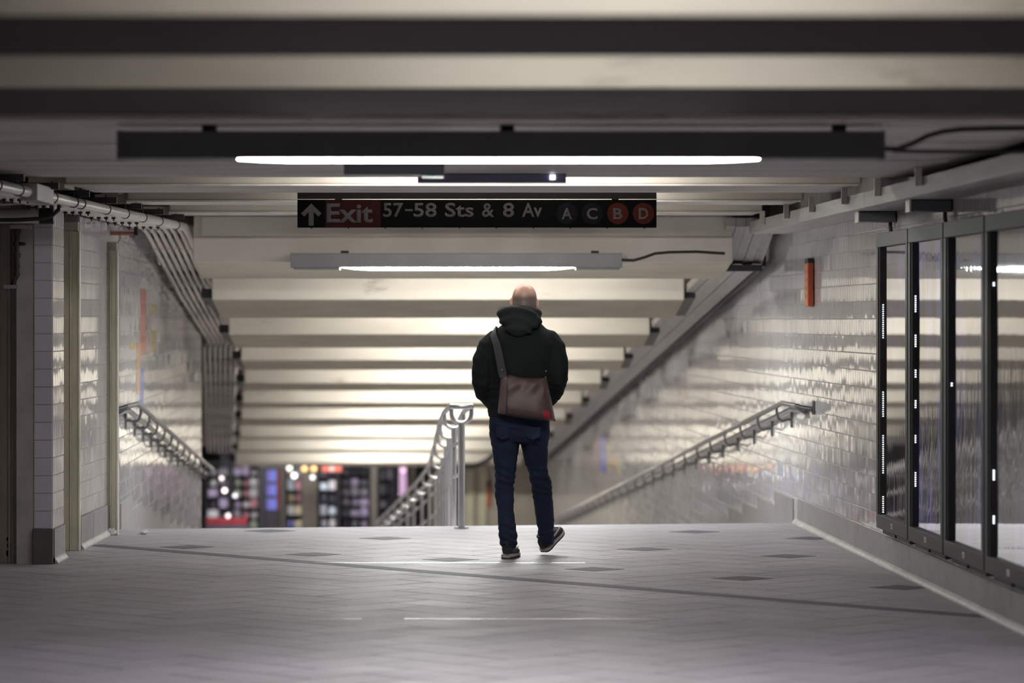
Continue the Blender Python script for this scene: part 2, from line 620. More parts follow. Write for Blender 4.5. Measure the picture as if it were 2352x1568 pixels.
for yy, z in sorted(cells):
    tx, tz = tilt()
    shown = yy > 21.6 or z < 0.30 or z > 2.06
    if 21.75 < yy and cnt < 290:
        cnt += 1
        inst('tile', me_t, wall_r, (XR(yy), yy, z), (tx, 0, hd - PI / 2 + tz))
    else:
        Mx = Matrix.Translation((XR(yy), yy, z)) @ Matrix.Rotation(hd - PI / 2 + tz, 4, 'Z') @ Matrix.Rotation(tx, 4, 'X')
        tile_into(field, Mx, TW, TH)
tag(field.build('tile_field', M['tile'], wall_r), kind='stuff')

# left wall: pilaster, two tiled bays, ramp wall
mb = MB()
mb.box(-3.13, -2.904, 22.0, 22.53, -0.02, 2.238)               # pilaster
mb.box(-3.40, -3.10, 22.2, 23.40, -0.02, 2.238)                # back of the recess
mb.box(-3.13, -2.904, 23.36, 25.69, -0.02, 2.238)
mb.box(-5.0, -3.13, 22.3, 22.6, -0.02, 2.6)                  # wall behind the steel column
mb.box(-5.0, -4.6, -4, 22.3, -0.02, 2.9)
mb.hexa([(-3.4, 25.7, -4), (-2.904, 25.7, -4), (XL(38), 38, -4), (XL(38) - 0.5, 38, -4), (-3.4, 25.7, 2.6), (-2.904, 25.7, 2.6), (XL(38), 38, 2.6), (XL(38) - 0.5, 38, 2.6)])
mb.hexa([(-3.9, 38.02, -4), (XL(38) - 0.02, 38.02, -4), (-7.6, 70, -4), (-8.1, 70, -4), (-3.9, 38.02, 2.6), (XL(38) - 0.02, 38.02, 2.6), (-7.6, 70, 2.6), (-8.1, 70, 2.6)])
for q in range(-6, 0):
    mb.m[q] = 1
wall_l = tag(mb.build('wall_left', [M['grout'], M['dark_wall']]), 'white glazed tile wall on the left of the hall', None, None, 'structure')
me_front = wall_tile_mesh(0.116, TH, M['tile2'])
rows = [r for r in range(18)]
for r in rows:
    z = 0.222 + (r + 0.5) * TH
    inst('tile', me_front, wall_l, (-2.962, 21.999, z), (0, 0, 0))
    inst('tile', wall_tile_mesh(0.108, TH, M['tile2']) if r == 0 else last_me, wall_l, (-3.075, 21.999, z)) if False else None
me_half = wall_tile_mesh(TW / 2, TH, M['tile'])
n_left = 19
field = MB()
for r in rows:
    z = 0.222 + (r + 0.5) * TH
    for y0, y1 in ((22.0, 22.53), (23.36, 24.93)):
        y = y0
        first = True
        while y < y1 - 0.02:
            w = TW / 2 if (first and r % 2) else TW
            first = False
            if y + w > y1 + 0.001:
                w = y1 - y
            tx, tz = tilt()
            if abs(w - TW) < 1e-4:
                me = me_t
            elif abs(w - TW / 2) < 1e-4:
                me = me_half
            else:
                key = 'w%.3f' % w
                if key not in tile_me:
                    tile_me[key] = wall_tile_mesh(w, TH, M['tile'])
                me = tile_me[key]
            if y < 24.45:
                inst('tile', me, wall_l, (-2.904, y + w / 2, z), (tx, 0, PI / 2 + tz))
            else:
                tile_into(field, Matrix.Translation((-2.904, y + w / 2, z)) @ Matrix.Rotation(PI / 2 + tz, 4, 'Z') @ Matrix.Rotation(tx, 4, 'X'), w, TH)
            y += w
Y = 25.75
while Y < 37.9:
    for r in range(-36, 19):
        z = 0.222 + (r + 0.5) * TH
        yy = Y + (TW / 2 if r % 2 else 0)
        if z < zr(yy) - 0.02 or yy > 37.9:
            continue
        tx, tz = tilt()
        tile_into(field, Matrix.Translation((XL(yy), yy, z)) @ Matrix.Rotation(PI / 2 + hd + tz, 4, 'Z') @ Matrix.Rotation(tx, 4, 'X'), TW, TH)
    Y += TW
tag(field.build('tile_field', M['tile'], wall_l), kind='stuff')

# behind the camera, lower hall back and sides, far wall beside the ramp foot
tag(MB().box(-5.2, 3.8, -4.3, -4.0, -0.3, 3.2).build('wall_back', M['header']), 'plain end wall behind the viewer', None, None, 'structure')
tag(MB().box(-12, 3, 80, 80.3, -3.3, 0.5).build('wall_shop', M['black']), 'dark back wall of the shop hall', None, None, 'structure')
mb = MB()
mb.box(-0.96, 1.2, 66.0, 66.3, -3.1, -0.6)
wall_f = tag(mb.build('wall_far', M['column']), 'beige wall facing the foot of the ramp', None, None, 'structure')
for x in (-0.86, -0.62):
    MB().box(x, x + 0.14, 65.93, 65.999, -3.0, -0.8).build('pilaster', M['olive'], wall_f)

# base tiles and cove along both walls
base_r = empty('baseboard_right', 'grey base tiles with a pale cove along right wall', None)
base_r['kind'] = 'structure'
base_l = empty('baseboard_left', 'grey base tiles with a pale cove along left wall', None)
base_l['kind'] = 'structure'
mm = MB()
mm.box(-0.172, 0.172, -0.014, 0.004, 0.0, 0.195)
me_b = mm.mesh('base_tile', M['base'])
mm = MB()
prof = [(0.0, 0.0), (-0.036, 0.0), (-0.035, 0.008), (-0.031, 0.016), (-0.025, 0.023), (-0.018, 0.029), (-0.0145, 0.040), (0.0, 0.040)]
mm.loft([[(x, y, z + 0.001) for y, z in prof] for x in (-0.148, 0.148)])
me_c = mm.mesh('cove_tile', M['cove'])
Y = 12.2
while Y < 26.3:
    inst('base_tile', me_b, base_r, (XR(Y), Y, 0), (0, 0, hd - PI / 2))
    Y += 0.346
Y = 12.2
while Y < 26.35:
    inst('cove_tile', me_c, base_r, (XR(Y) - 0.001, Y, 0), (0, 0, hd - PI / 2))
    Y += 0.2985
# stepped base tiles down the ramp
for side in (0, 1):
    Xf = (XL, XR)[side]
    Y = (25.78, 26.5)[side]
    k = 0
    par = (base_l, base_r)[side]
    while Y < (37.0, 58.0)[side]:
        Y1 = Y + 1.22
        top = (0.21 if k == 0 else 0.20) - 0.1017 * k - 0.03
        s = 1 if side == 0 else -1
        mm = MB()
        xa, xb = Xf(Y), Xf(Y1 - 0.004)
        za, zb = zr(Y) - 0.03, zr(Y1) - 0.03
        mm.hexa([(xa - s * 0.01, Y, za), (xa + s * 0.014, Y, za), (xb + s * 0.014, Y1 - 0.004, zb), (xb - s * 0.01, Y1 - 0.004, zb),
                 (xa - s * 0.01, Y, top), (xa + s * 0.014, Y, top), (xb + s * 0.014, Y1 - 0.004, top), (xb - s * 0.01, Y1 - 0.004, top)])
        mm.build('base_tile', M['base'], par)
        Y = Y1
        k += 1
for y0, y1 in ((22.012, 22.53), (23.36, 24.06), (24.064, 24.94)):
    MB().box(-2.91, -2.889, y0, y1 - 0.004, 0.0, 0.219).build('base_tile', M['base'], base_l)
    mm = MB()
    mm.loft([[(-2.904 - py_ + 0.0, yy, pz + 0.001) for py_, pz in prof] for yy in (y0, y1 - 0.003)])
    mm.build('cove_tile', M['cove'], base_l)
MB().box(-3.025, -2.897, 21.975, 22.008, 0.0, 0.224).build('base_block', M['base_dark'], base_l, bevel=0.004)

# mosaics set in the ramp walls
def mosaic(side, px0, px1, py0, py1, m):
    pts = []
    for px in (px0, px1):
        Y = (F * 3.197 / (px - CX + 0.0395 * F)) if side == 'r' else None
        if side == 'l':
            # X = -2.904 - .0395 (Y - 25.7)
            Y = F * (-2.904 + 0.0395 * 25.7) / (px - CX + 0.0395 * F)
        pts.append(Y)
    Ya, Yb = pts
    Xf = XR if side == 'r' else XL
    s = -1 if side == 'r' else 1
    mm = MB()
    Ym = (Ya + Yb) / 2
    z0, z1 = CAMZ - (py1 - HY) / F * Ym, CAMZ - (py0 - HY) / F * Ym
    n = max(1, round((z1 - z0) / 0.10))
    for k in range(n):
        a, b = z0 + (z1 - z0) * k / n + 0.002, z0 + (z1 - z0) * (k + 1) / n - 0.002
        Y0, Y1 = min(Ya, Yb), max(Ya, Yb)
        mm = MB()
        mm.hexa([(Xf(Y0) - s * 0.001, Y0, a), (Xf(Y0) + s * 0.008, Y0, a), (Xf(Y1) + s * 0.008, Y1, a), (Xf(Y1) - s * 0.001, Y1, a),
                 (Xf(Y0) - s * 0.001, Y0, b), (Xf(Y0) + s * 0.008, Y0, b), (Xf(Y1) + s * 0.008, Y1, b), (Xf(Y1) - s * 0.001, Y1, b)])
        mm.build('mosaic_tile', m, wall_r if side == 'r' else wall_l)


mosaic('l', 321, 334, 664, 815, M['mos_red'])
mosaic('l', 346, 355, 698, 722, M['mos_yellow'])
mosaic('l', 345, 355, 757, 808, M['mos_yellow'])
mosaic('l', 312, 321, 786, 905, M['mos_orange'])
mosaic('l', 298, 308, 786, 803, M['mos_yellow'])
mosaic('l', 320, 328, 846, 948, M['mos_blue'])
mosaic('r', 1371, 1376, 1003, 1076, M['mos_red'])
mosaic('r', 1376.5, 1395, 1003, 1083, M['mos_blue'])
mosaic('r', 1395.5, 1402, 1010, 1086, M['mos_yellow'])
mosaic('r', 1406, 1418, 1052, 1070, M['mos_orange'])
mosaic('r', 1419, 1425, 1054, 1086, M['mos_yellow'])
mosaic('r', 1426, 1432, 1060, 1076, M['mos_teal'])
mosaic('r', 1574, 1579, 899, 916, M['mos_red'])

# ------------------------------------------------------------------ room shell: ceilings
ceil = tag(MB().box(-5.2, 3.6, -4.3, 28.2, 2.62, 2.9).build('ceiling', M['slab']), 'low concourse ceiling with cream concrete beams', None, None, 'structure')
hall_beams = [(-1.0, 0.6, -4.6), (2.2, 3.6, -4.6), (5.2, 6.4, -4.6), (7.4, 8.0, -4.6), (9.3, 10.7, -4.6), (12.2, 13.75, -4.6), (14.18, 19.75, -4.6), (20.7, 22.15, -2.66), (23.5, 24.5, -2.60), (26.0, 27.02, -2.56)]
for k, (y0, y1, xl) in enumerate(hall_beams):
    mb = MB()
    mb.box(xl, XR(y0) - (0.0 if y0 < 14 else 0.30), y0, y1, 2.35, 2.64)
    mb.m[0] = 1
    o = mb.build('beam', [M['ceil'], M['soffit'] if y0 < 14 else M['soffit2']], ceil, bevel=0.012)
    if y0 > 19:
        MB().box(xl, XR(y0) - 0.32, y0 - 0.014, y0 + 0.06, 2.338, 2.349).build('flange', M['flange'], ceil)
    if y0 > 19:      # dark stubs of older steel at the left ends
        MB().box(xl - 0.22, xl - 0.004, y0 + 0.04, y0 + 0.5, 2.33, 2.39).build('bracket', M['column'], ceil)
        MB().box(xl - 0.55, xl - 0.23, y0 + 0.5, y0 + 1.0, 2.37, 2.42).build('bracket', M['black'], ceil)
# joints across the broad soffit
for y in (15.9, 17.6):
    MB().box(-4.6, XR(y) - 0.3, y, y + 0.05, 2.338, 2.352).build('joint_strip', M['flange'], ceil)

A0 = 4.239


def zb(Y):
    return A0 - Y / 12


def bl(Y):              # left ends of the ramp beams
    pts = [(26, -2.45), (27, -2.47), (38.9, -2.98), (55, -4.30), (66, -5.25)]
    for (a, xa), (b, xb) in zip(pts[:-1], pts[1:]):
        if Y <= b:
            return xa + (xb - xa) * (Y - a) / (b - a)
    return pts[-1][1]


ceil2 = MB()
ceil2.hexa([(-3.6, 28.21, zb(28.21) + 0.42), (2.6, 28.21, zb(28.21) + 0.42), (1.4, 66, zb(66) + 0.42), (-8.2, 66, zb(66) + 0.42),
            (-3.6, 28.21, 2.95), (2.6, 28.21, 2.95), (1.4, 66, zb(66) + 0.8), (-8.2, 66, zb(66) + 0.8)])
ceil2 = tag(ceil2.build('ceiling', M['slab']), 'sloping ramp ceiling of lit cream beams', None, None, 'structure')
ramp_beams = [(27.03, 28.35), (30.3, 32.15), (34.1, 35.8), (37.6, 39.1), (41.4, 42.8), (45.3, 46.5), (49.1, 50.96), (54.2, 55.1), (58.6, 59.7), (63.6, 65.2)]
for k, (y0, y1) in enumerate(ramp_beams):
    xl, xr = bl(y0), XR(y0) - 0.50
    if k == 0:
        xr = XR(y0) - 0.42
    m = M['header'] if k == 0 else M['ceil']
    mb = MB()
    top = 2.63 if k == 0 else None
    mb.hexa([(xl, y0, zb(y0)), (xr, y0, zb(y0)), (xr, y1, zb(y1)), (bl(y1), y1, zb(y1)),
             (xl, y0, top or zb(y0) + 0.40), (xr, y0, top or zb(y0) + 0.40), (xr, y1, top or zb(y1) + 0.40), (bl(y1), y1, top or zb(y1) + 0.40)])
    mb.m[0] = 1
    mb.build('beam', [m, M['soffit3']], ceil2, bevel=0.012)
    if k == 0:
        MB().box(xl + 0.0, xr, y0 - 0.035, y0 - 0.001, zb(y0), 2.178).build('fascia_board', M['header'], ceil2, bevel=0.006)
        MB().box(xl + 0.06, xr, y0 - 0.016, y0 - 0.001, 2.190, 2.345).build('fascia_board', M['header'], ceil2, bevel=0.004)
    else:            # dark steel shoes at both ends of the beam
        for xx, w in ((xl - 0.10, 0.09), (xr + 0.01, 0.09)):
            mm = MB()
            mm.hexa([(xx, y0 + 0.1, zb(y0) + 0.02), (xx + w, y0 + 0.1, zb(y0) + 0.02), (xx + w, y1, zb(y1) + 0.02), (xx, y1, zb(y1) + 0.02),
                     (xx, y0 + 0.1, zb(y0) + 0.10), (xx + w, y0 + 0.1, zb(y0) + 0.10), (xx + w, y1, zb(y1) + 0.10), (xx, y1, zb(y1) + 0.10)])
            mm.build('beam_shoe', M['black'], ceil2)
# lower hall ceiling
tag(MB().box(-12, 3, 66.0, 80.3, -0.55, -0.2).build('ceiling', M['slab']), 'flat dark ceiling over the shop hall', None, None, 'structure')


# ------------------------------------------------------------------ lamps
def hanging_fixture(name, Y, xa, xb, z0, z1, la, lb, zl, hm, lm, label, hang, drop, group=None):
    t = empty(name, label, 'ceiling lamp', group, ((xa + xb) / 2, Y, z0))
    inv = Matrix.Translation(-t.location)

    def put(mb_, nm, m, **kw):
        o = mb_.build(nm, m, t, **kw)
        o.matrix_parent_inverse = inv
        return o
    put(MB().box(xa, xb, Y - 0.085, Y + 0.085, z0, z1), 'housing', hm, bevel=0.006)
    put(MB().box(xa - 0.003, xa + 0.012, Y - 0.088, Y + 0.088, z0 - 0.004, z1 + 0.003), 'end_cap', hm)
    put(MB().box(xb - 0.012, xb + 0.003, Y - 0.088, Y + 0.088, z0 - 0.004, z1 + 0.003), 'end_cap', hm)
    for xx in hang:
        put(MB().box(xx - 0.03, xx + 0.03, Y - 0.02, Y + 0.02, z1, drop), 'hanger', M['black'])
    mm = MB()
    hw, dz = 0.078, z0 - zl
    for xx, k in ((la, 0.15), (la + 0.10, 0.7), (la + 0.22, 1.0), (lb - 0.22, 1.0), (lb - 0.10, 0.7), (lb, 0.15)):
        mm.v += [(xx, Y + hw * math.cos(a), z0 + 0.002 - dz * k * math.sin(a)) for a in [PI * q / 8 for q in range(9)]]
    n0 = 9
    for i in range(5):
        for j in range(8):
            a = i * n0 + j
            mm.f.append((a, a + 1, a + n0 + 1, a + n0))
            mm.m.append(0)
    put(mm, 'lens', lm, smooth=True)
    for x0, x1 in ((xa + 0.02, la - 0.01), (lb + 0.01, xb - 0.02)):
        put(MB().box(x0, x1, Y - 0.07, Y + 0.07, zl + 0.004, z0 - 0.0005), 'lens_end', M['fix_grey'] if hm is M['fix_grey'] else M['conduit_w'], bevel=0.004) if hm is M['fix_grey'] else None
    return t


hanging_fixture('ceiling_light', 14.5, -1.633, 1.542, 2.209, 2.323, -1.144, 1.031, 2.196, M['fix_dark'], M['lens1'],
                'long dark hanging fluorescent fixture nearest the viewer, above the exit sign', (-1.26, -0.02, 1.36), 2.349)
hanging_fixture('ceiling_light', 26.87, -1.70, 0.846, 1.946, 2.055, -1.315, 0.478, 1.922, M['fix_grey'], M['lens2'],
                'light grey hanging fluorescent fixture over the head of the ramp below the exit sign', (-1.29, 0.64), 2.075)
for yy in (4.4, 1.2, -2.6):
    hanging_fixture('ceiling_light', yy, -2.45, 0.05, 2.15, 2.24, -2.2, -0.2, 2.12, M['fix_dark'], M['lens0'],
                    'fluorescent fixture hanging behind the viewer', (-2.1, -0.3), 2.62, 'fluorescent fixtures hung behind the viewer')


def bay_tube(Y, xc, z, L, lm, label, grp):
    t = empty('tube_light', label, 'tube lamp', grp, (xc, Y, z))
    for nm, b, m in (('batten', MB().box(-L / 2 - .03, L / 2 + .03, -0.03, 0.03, 0.03, 0.07), M['fix_grey']),
                     ('tube', MB().tube([(-L / 2, 0, 0.0), (L / 2, 0, 0.0)], 0.019, 10), lm)):
        b.build(nm, m, t)
    return t


for y, z, xc, L, k in ((8.45, 2.50, 0.25, 1.5, 0.9), (11.1, 2.52, 0.35, 1.5, 1.0), (20.1, 2.48, -0.1, 1.8, 1.7), (23.05, 2.49, -0.1, 1.8, 1.2), (24.9, 2.48, -0.2, 1.8, 0.7)):
    bay_tube(y, xc, z, L, emat('bay tube hall %d' % int(y), (1.0, 0.95, 0.90), BAY_HALL * k), 'fluorescent tube up between the concourse ceiling beams', 'tubes between the concourse beams')
for q, ((a0, a1), (b0, b1)) in enumerate(zip(ramp_beams[:-1], ramp_beams[1:])):
    y = b0 - 1.25
    k = (0.5, 0.7, 0.85, 0.95, 1.05, 1.1, 1.2, 1.15, 1.2)[q]
    bay_tube(y, (bl(y) + XR(y) - 0.5) / 2 + 0.3 - 0.04 * q, zb(y) + 0.27, 1.7, emat('bay tube ramp %d' % q, (1.0, 0.955, 0.87), BAY_RAMP * k), 'fluorescent tube up between the ramp ceiling beams', 'tubes between the ramp beams')

# cables at the fixtures
tag(MB().tube([P(x, y, 14.5) for x, y in ((2025, 341), (2060, 342), (2095, 330), (2130, 312), (2165, 302), (2210, 297), (2290, 295), (2420, 294))], 0.011, 8).build('power_cable', M['cable'], smooth=True), 'black cable curving up from right end of near fixture', 'cable')
tag(MB().tube([P(x, y, 14.6) for x, y in ((2050, 346), (2120, 348), (2250, 348), (2420, 349))], 0.008, 8).build('power_cable', M['cable'], smooth=True), 'straight black cable just below the curving cable, right of near fixture', 'cable')
tag(MB().tube([P(1428, 597, 26.5), P(1455, 598, 26.5), P(1480, 591, 26.5), P(1505, 582, 26.5), P(1540, 579, 26.5), P(1600, 578, 26.5), P(1665, 582, 26.5)], 0.011, 8).build('power_cable', M['cable'], smooth=True), 'black cable from right end of the far grey fixture', 'cable')

# ------------------------------------------------------------------ overhead exit sign
SY = 22.75
def sx(px):
    return (px - CX) / F * SY
def sz(py):
    return CAMZ - (py - HY) / F * SY
sign = empty('exit_sign', 'long black overhead sign reading Exit 57-58 Sts and 8 Av', 'sign', None, (0, SY, 0))
inv = Matrix.Translation((0, -SY, 0))
def sp(o):
    o.matrix_parent_inverse = inv
    return o
sp(MB().box(sx(683), sx(1508), SY, SY + 0.05, sz(522.5), sz(458.5)).build('sign_plate', M['sign'], sign, bevel=0.002))
sp(MB().box(sx(683), sx(1508), SY + 0.005, SY + 0.045, sz(456.5), sz(441)).build('top_channel', M['black'], sign))
for px in (777, 1413):
    sp(MB().box(sx(px - 8), sx(px + 8), SY + 0.01, SY + 0.04, sz(458.6), 2.62).build('hanger', M['black'], sign))
sp(MB().box(sx(747), sx(874), SY - 0.002, SY - 0.0002, sz(522), sz(459)).build('red_panel', M['red'], sign))
for px, m in ((1303, M['navy']), (1360, M['navy']), (1419, M['vermil']), (1478, M['vermil'])):
    r = 24.5 / F * SY
    mm = MB()
    ring = lambda y: [(sx(px) + r * math.cos(2 * PI * j / 40), y, sz(490) + r * math.sin(2 * PI * j / 40)) for j in range(40)]
    mm.loft([ring(SY - 0.0002), ring(SY - 0.002)])
    sp(mm.build('route_disc', m, sign))
k = SY / F
sp(place_text('Exit', sx(750.5), sx(856.5), sz(511), 44 * k, SY - 0.002, M['letter'], sign, bold=0.022))
sp(place_text('57', sx(880), sx(926), sz(498), 32 * k, SY - 0.0003, M['letter'], sign, bold=0.018))
sp(MB().box(sx(930), sx(948), SY - 0.0033, SY - 0.0003, sz(484.5), sz(480)).build('lettering', M['letter'], sign))
sp(place_text('58', sx(950), sx(1003), sz(498), 32 * k, SY - 0.0003, M['letter'], sign, bold=0.018))
sp(place_text('Sts', sx(1022), sx(1088), sz(498), 32 * k, SY - 0.0003, M['letter'], sign, bold=0.018))
sp(place_text('&', sx(1107), sx(1135), sz(498), 32 * k, SY - 0.0003, M['letter'], sign, bold=0.018))
sp(place_text('8', sx(1155), sx(1181), sz(498), 32 * k, SY - 0.0003, M['letter'], sign, bold=0.018))
sp(place_text('Av', sx(1199), sx(1245), sz(498), 32 * k, SY - 0.0003, M['letter'], sign, bold=0.018))
for ch, px, w in (('A', 1302, 24), ('C', 1360, 25), ('B', 1419, 21), ('D', 1478, 22)):
    sp(place_text(ch, sx(px - w / 2), sx(px + w / 2), sz(503.5), 26 * k, SY - 0.002, M['letter'], sign, bold=0.022))
mm = MB()
arrow = [(715, 467), (738.5, 490), (731, 497), (720.5, 486.5), (720.5, 518), (709, 518), (709, 486.5), (699, 497), (691.5, 490)]
mm.v = [(sx(a), SY - 0.0002, sz(b)) for a, b in arrow] + [(sx(a), SY - 0.003, sz(b)) for a, b in arrow]
n = len(arrow)
mm.f = [tuple(range(n)), tuple(range(n, 2 * n))] + [(i, (i + 1) % n, n + (i + 1) % n, n + i) for i in range(n)]
mm.m = [0] * len(mm.f)
sp(mm.build('arrow', M['letter'], sign))
for px in range(715, 1500, 85):
    sp(MB().box(sx(px - 1.6), sx(px + 1.6), SY + 0.01, SY + 0.02, sz(525), sz(522.6)).build('screw', M['black'], sign))

# boxes on the ceiling in front of the sign
t = empty('junction_box', 'dark grey box under ceiling between near fixture and exit sign', 'box', None, (0, 17.0, 2.3))
o = MB().box(-0.816, -0.332, -0.10, 0.10, -0.055, 0.049).build('housing', M['fix_dark'], t, bevel=0.006)
MB().box(-0.44, -0.334, -0.098, 0.098, -0.0640, -0.0555).build('cover_plate', M['mos_teal'], t)
t = empty('sensor_bar', 'thin violet grey bar with a white square, above the exit sign', 'sensor', None, (0, 19.3, 2.32))
MB().box(-0.521, 0.299, -0.05, 0.05, -0.020, 0.0295).build('housing', M['violet'], t, bevel=0.004)
MB().box(0.209, 0.239, -0.056, -0.0505, -0.004, 0.022).build('indicator', M['led'], t)

# ------------------------------------------------------------------ steel columns and posts on the left
t = empty('steel_column', 'wide beige painted steel column with rust holes at far left', 'column', None, (-3.13, 22.1, 0))
MB().box(-0.25, 0.095, 0.02, 0.15, 0, 2.6).build('web', M['column'], t)
MB().box(-0.065, -0.052, -0.012, 0.019, 0, 2.6).build('flange', M['column'], t, bevel=0.003)
MB().box(-0.30, -0.12, -0.03, 0.018, 0, 2.6).build('flange', M['column'], t, bevel=0.004)
mm = MB()
for (x, z, r) in ((-0.068, 0.06, .016), (-0.064, 0.11, .014), (-0.070, 0.15, .011), (-0.066, 0.18, 0.007), (0.085, 0.10, .011), (0.082, 0.13, .008), (0.08, 0.02, 0.012), (0.0, 0.01, 0.018)):
    mm.ellipsoid((x, 0.019, z), r, 0.004, r * 1.5, 9, 6)
mm.build('rust_patch', M['rust'], t)
MB().box(0.0952, 0.104, 0.03, 0.12, 0, 2.55).build('seam', M['gap'], t)


def ipost(Y, x0, x1, label, h):
    t = empty('steel_post', label, 'post', None, (x0, Y, 0))
    w = x1 - x0
    MB().box(0, w * 0.46, 0.0, 0.05, 0, h).build('flange', M['olive'], t, bevel=0.003)
    MB().box(w * 0.46 + .001, w * 0.54, -0.014, 0.05, 0, h).build('rib', M['flange'], t, bevel=0.003)
    MB().box(w * 0.54 + .001, w, 0.0, 0.05, 0, h).build('flange', M['olive'], t, bevel=0.003)
    MB().box(w + 0.0005, w + 0.012, -0.006, 0.05, 0, h).build('edge_angle', M['flange'], t, bevel=0.002)
    MB().box(-0.002, w, 0.008, 0.05, h + 0.001, h + 0.06).build('cap_plate', M['column'], t)
    return t


ipost(23.27, -2.996, -2.900, 'olive cream steel post set in recess beside the tiled pilaster', 2.135)
ipost(24.95, -2.916, -2.834, 'olive cream steel post at head of ramp beside left handrail', 2.04)

# standpipe with valve on the steel column
t = empty('standpipe', 'dark iron pipe with valve and chain on the beige column', 'pipe', None, (-3.10, 21.95, 2.0))
MB().tube([(-0.02, 0.0, 0.14), (-0.02, 0, 0.02), (-0.02, 0, -0.18), (-0.05, 0, -0.24)], 0.016, 10).build('pipe', M['frame'], t, smooth=True)
for z in (0.10, 0.02, -0.05, -0.12, -0.17):
    MB().tube([(-0.02, 0, z - 0.012), (-0.02, 0, z + 0.012)], 0.026 if z > -0.1 else 0.02, 12).build('collar', M['frame'], t)
MB().box(-0.06, 0.07, -0.02, 0.04, 0.115, 0.14).build('bracket', M['column'], t)
MB().box(-0.10, -0.01, -0.02, 0.02, -0.262, -0.238).build('foot_piece', M['fix_grey'], t)
MB().ellipsoid((0.012, -0.01, 0.02), 0.028, 0.02, 0.012, 12, 8).build('valve_wheel', M['black'], t, smooth=True)
# duct and cable at upper left
t = empty('duct_pipe', 'fat grey pipe running out at upper left below the conduits', 'pipe', None, (0, 21.6, 2.186))
MB().tube([(-4.5, 0, 0), (-2.93, 0, 0)], 0.046, 20).build('barrel', M['conduit_w'], t, smooth=True)
MB().tube([(-2.929, 0, 0), (-2.84, 0, 0)], 0.050, 20).build('end_cap', M['black'], t, smooth=True)
tag(MB().tube([P(-90, 506, 21.3), P(40, 505, 21.3), P(95, 502, 21.3), P(120, 495, 21.3), P(134, 482, 21.3), P(136, 470, 21.3)], 0.013, 10).build('cable_loop', M['cable'], smooth=True), 'thick black cable curving up below the fat grey pipe', 'cable')
tag(MB().tube([P(-60, 470, 21.2), P(10, 469, 21.2), P(50, 466, 21.2), P(85, 460, 21.2)], 0.008, 8).build('thin_pipe', M['conduit_w'], smooth=True), 'thin pale pipe curving along the fat grey pipe', 'pipe')

# ------------------------------------------------------------------ conduit bundle along the left wall and down the ramp
ordn = 'first second third fourth fifth sixth seventh eighth ninth tenth eleventh twelfth thirteenth fourteenth fifteenth sixteenth seventeenth eighteenth nineteenth twentieth'.split() + ['twenty-first', 'twenty-second', 'twenty-third']
NP = 7
for k in range(NP):
    u = k / (NP - 1)
    big = k == NP - 1
    zo = 0.0
    pts = []
    for (Y, xa, xb, z) in ((17.5, -3.04, -2.79, 2.262), (27.0, -2.865, -2.535, 2.262), (27.5, -2.88, -2.555, 2.23), (33, -3.14, -2.80, 1.775), (38.4, -3.355, -3.045, 1.338), (38.9, -3.38, -3.085, 1.295), (39.6, -3.50, -3.14, 1.235), (55, -4.82, -4.40, -0.05), (66, -5.75, -5.30, -0.95)):
        pts.append((xa + (xb - xa) * u, Y, z))
    if k == 6:
        pts[0] = (-2.785, 17.5, 2.262)
    r = 0.031 if big else 0.0185
    lab = ('fat pale conduit at the outer edge of the sloping bundle' if big else ordn[k] + ' thin conduit from left wall in the sloping bundle')
    t = empty('conduit', lab, 'pipe', 'conduits along left wall and down the ramp')
    MB().tube(pts, r, 12).build('pipe', M['conduit_w'] if big else M['conduit'], t, smooth=True)
    cl = MB()
    ys = [18.6, 19.3, 20.5, 21.3, 21.6, 22.7, 23.6, 24.5, 25.4, 26.4] if big else []
    for yy in ys:
        f = (yy - 17.5) / 9.5
        x = pts[0][0] + (pts[1][0] - pts[0][0]) * f
        mm = MB()
        mm.tube([(x, yy, 2.262), (x, yy + 0.03, 2.262)], 0.036, 12)
        mm.tube([(x, yy + 0.015, 2.29), (x, yy + 0.015, 2.36)], 0.006, 6)
        mm.build('strap', M['frame'], t)
    if big:
        f = (19.95 - 17.5) / 9.5
        x = pts[0][0] + (pts[1][0] - pts[0][0]) * f
        MB().box(x - 0.05, x + 0.05, 19.6, 20.3, 2.215, 2.31).build('pull_box', M['tray'], t, bevel=0.004)
    # couplings along the slope
    for yy in (28.6, 30.2, 31.8, 33.4, 35.0, 36.6, 38.1):
        a = max(q for q in range(len(pts)) if pts[q][1] <= yy)
        pa, pb = Vector(pts[a]), Vector(pts[a + 1])
        d_ = (pb - pa).normalized()
        c_ = pa.lerp(pb, (yy - pa.y) / (pb.y - pa.y))
        MB().tube([c_ - d_ * 0.04, c_ + d_ * 0.04], r + 0.006, 10).build('coupling', M['conduit'], t)
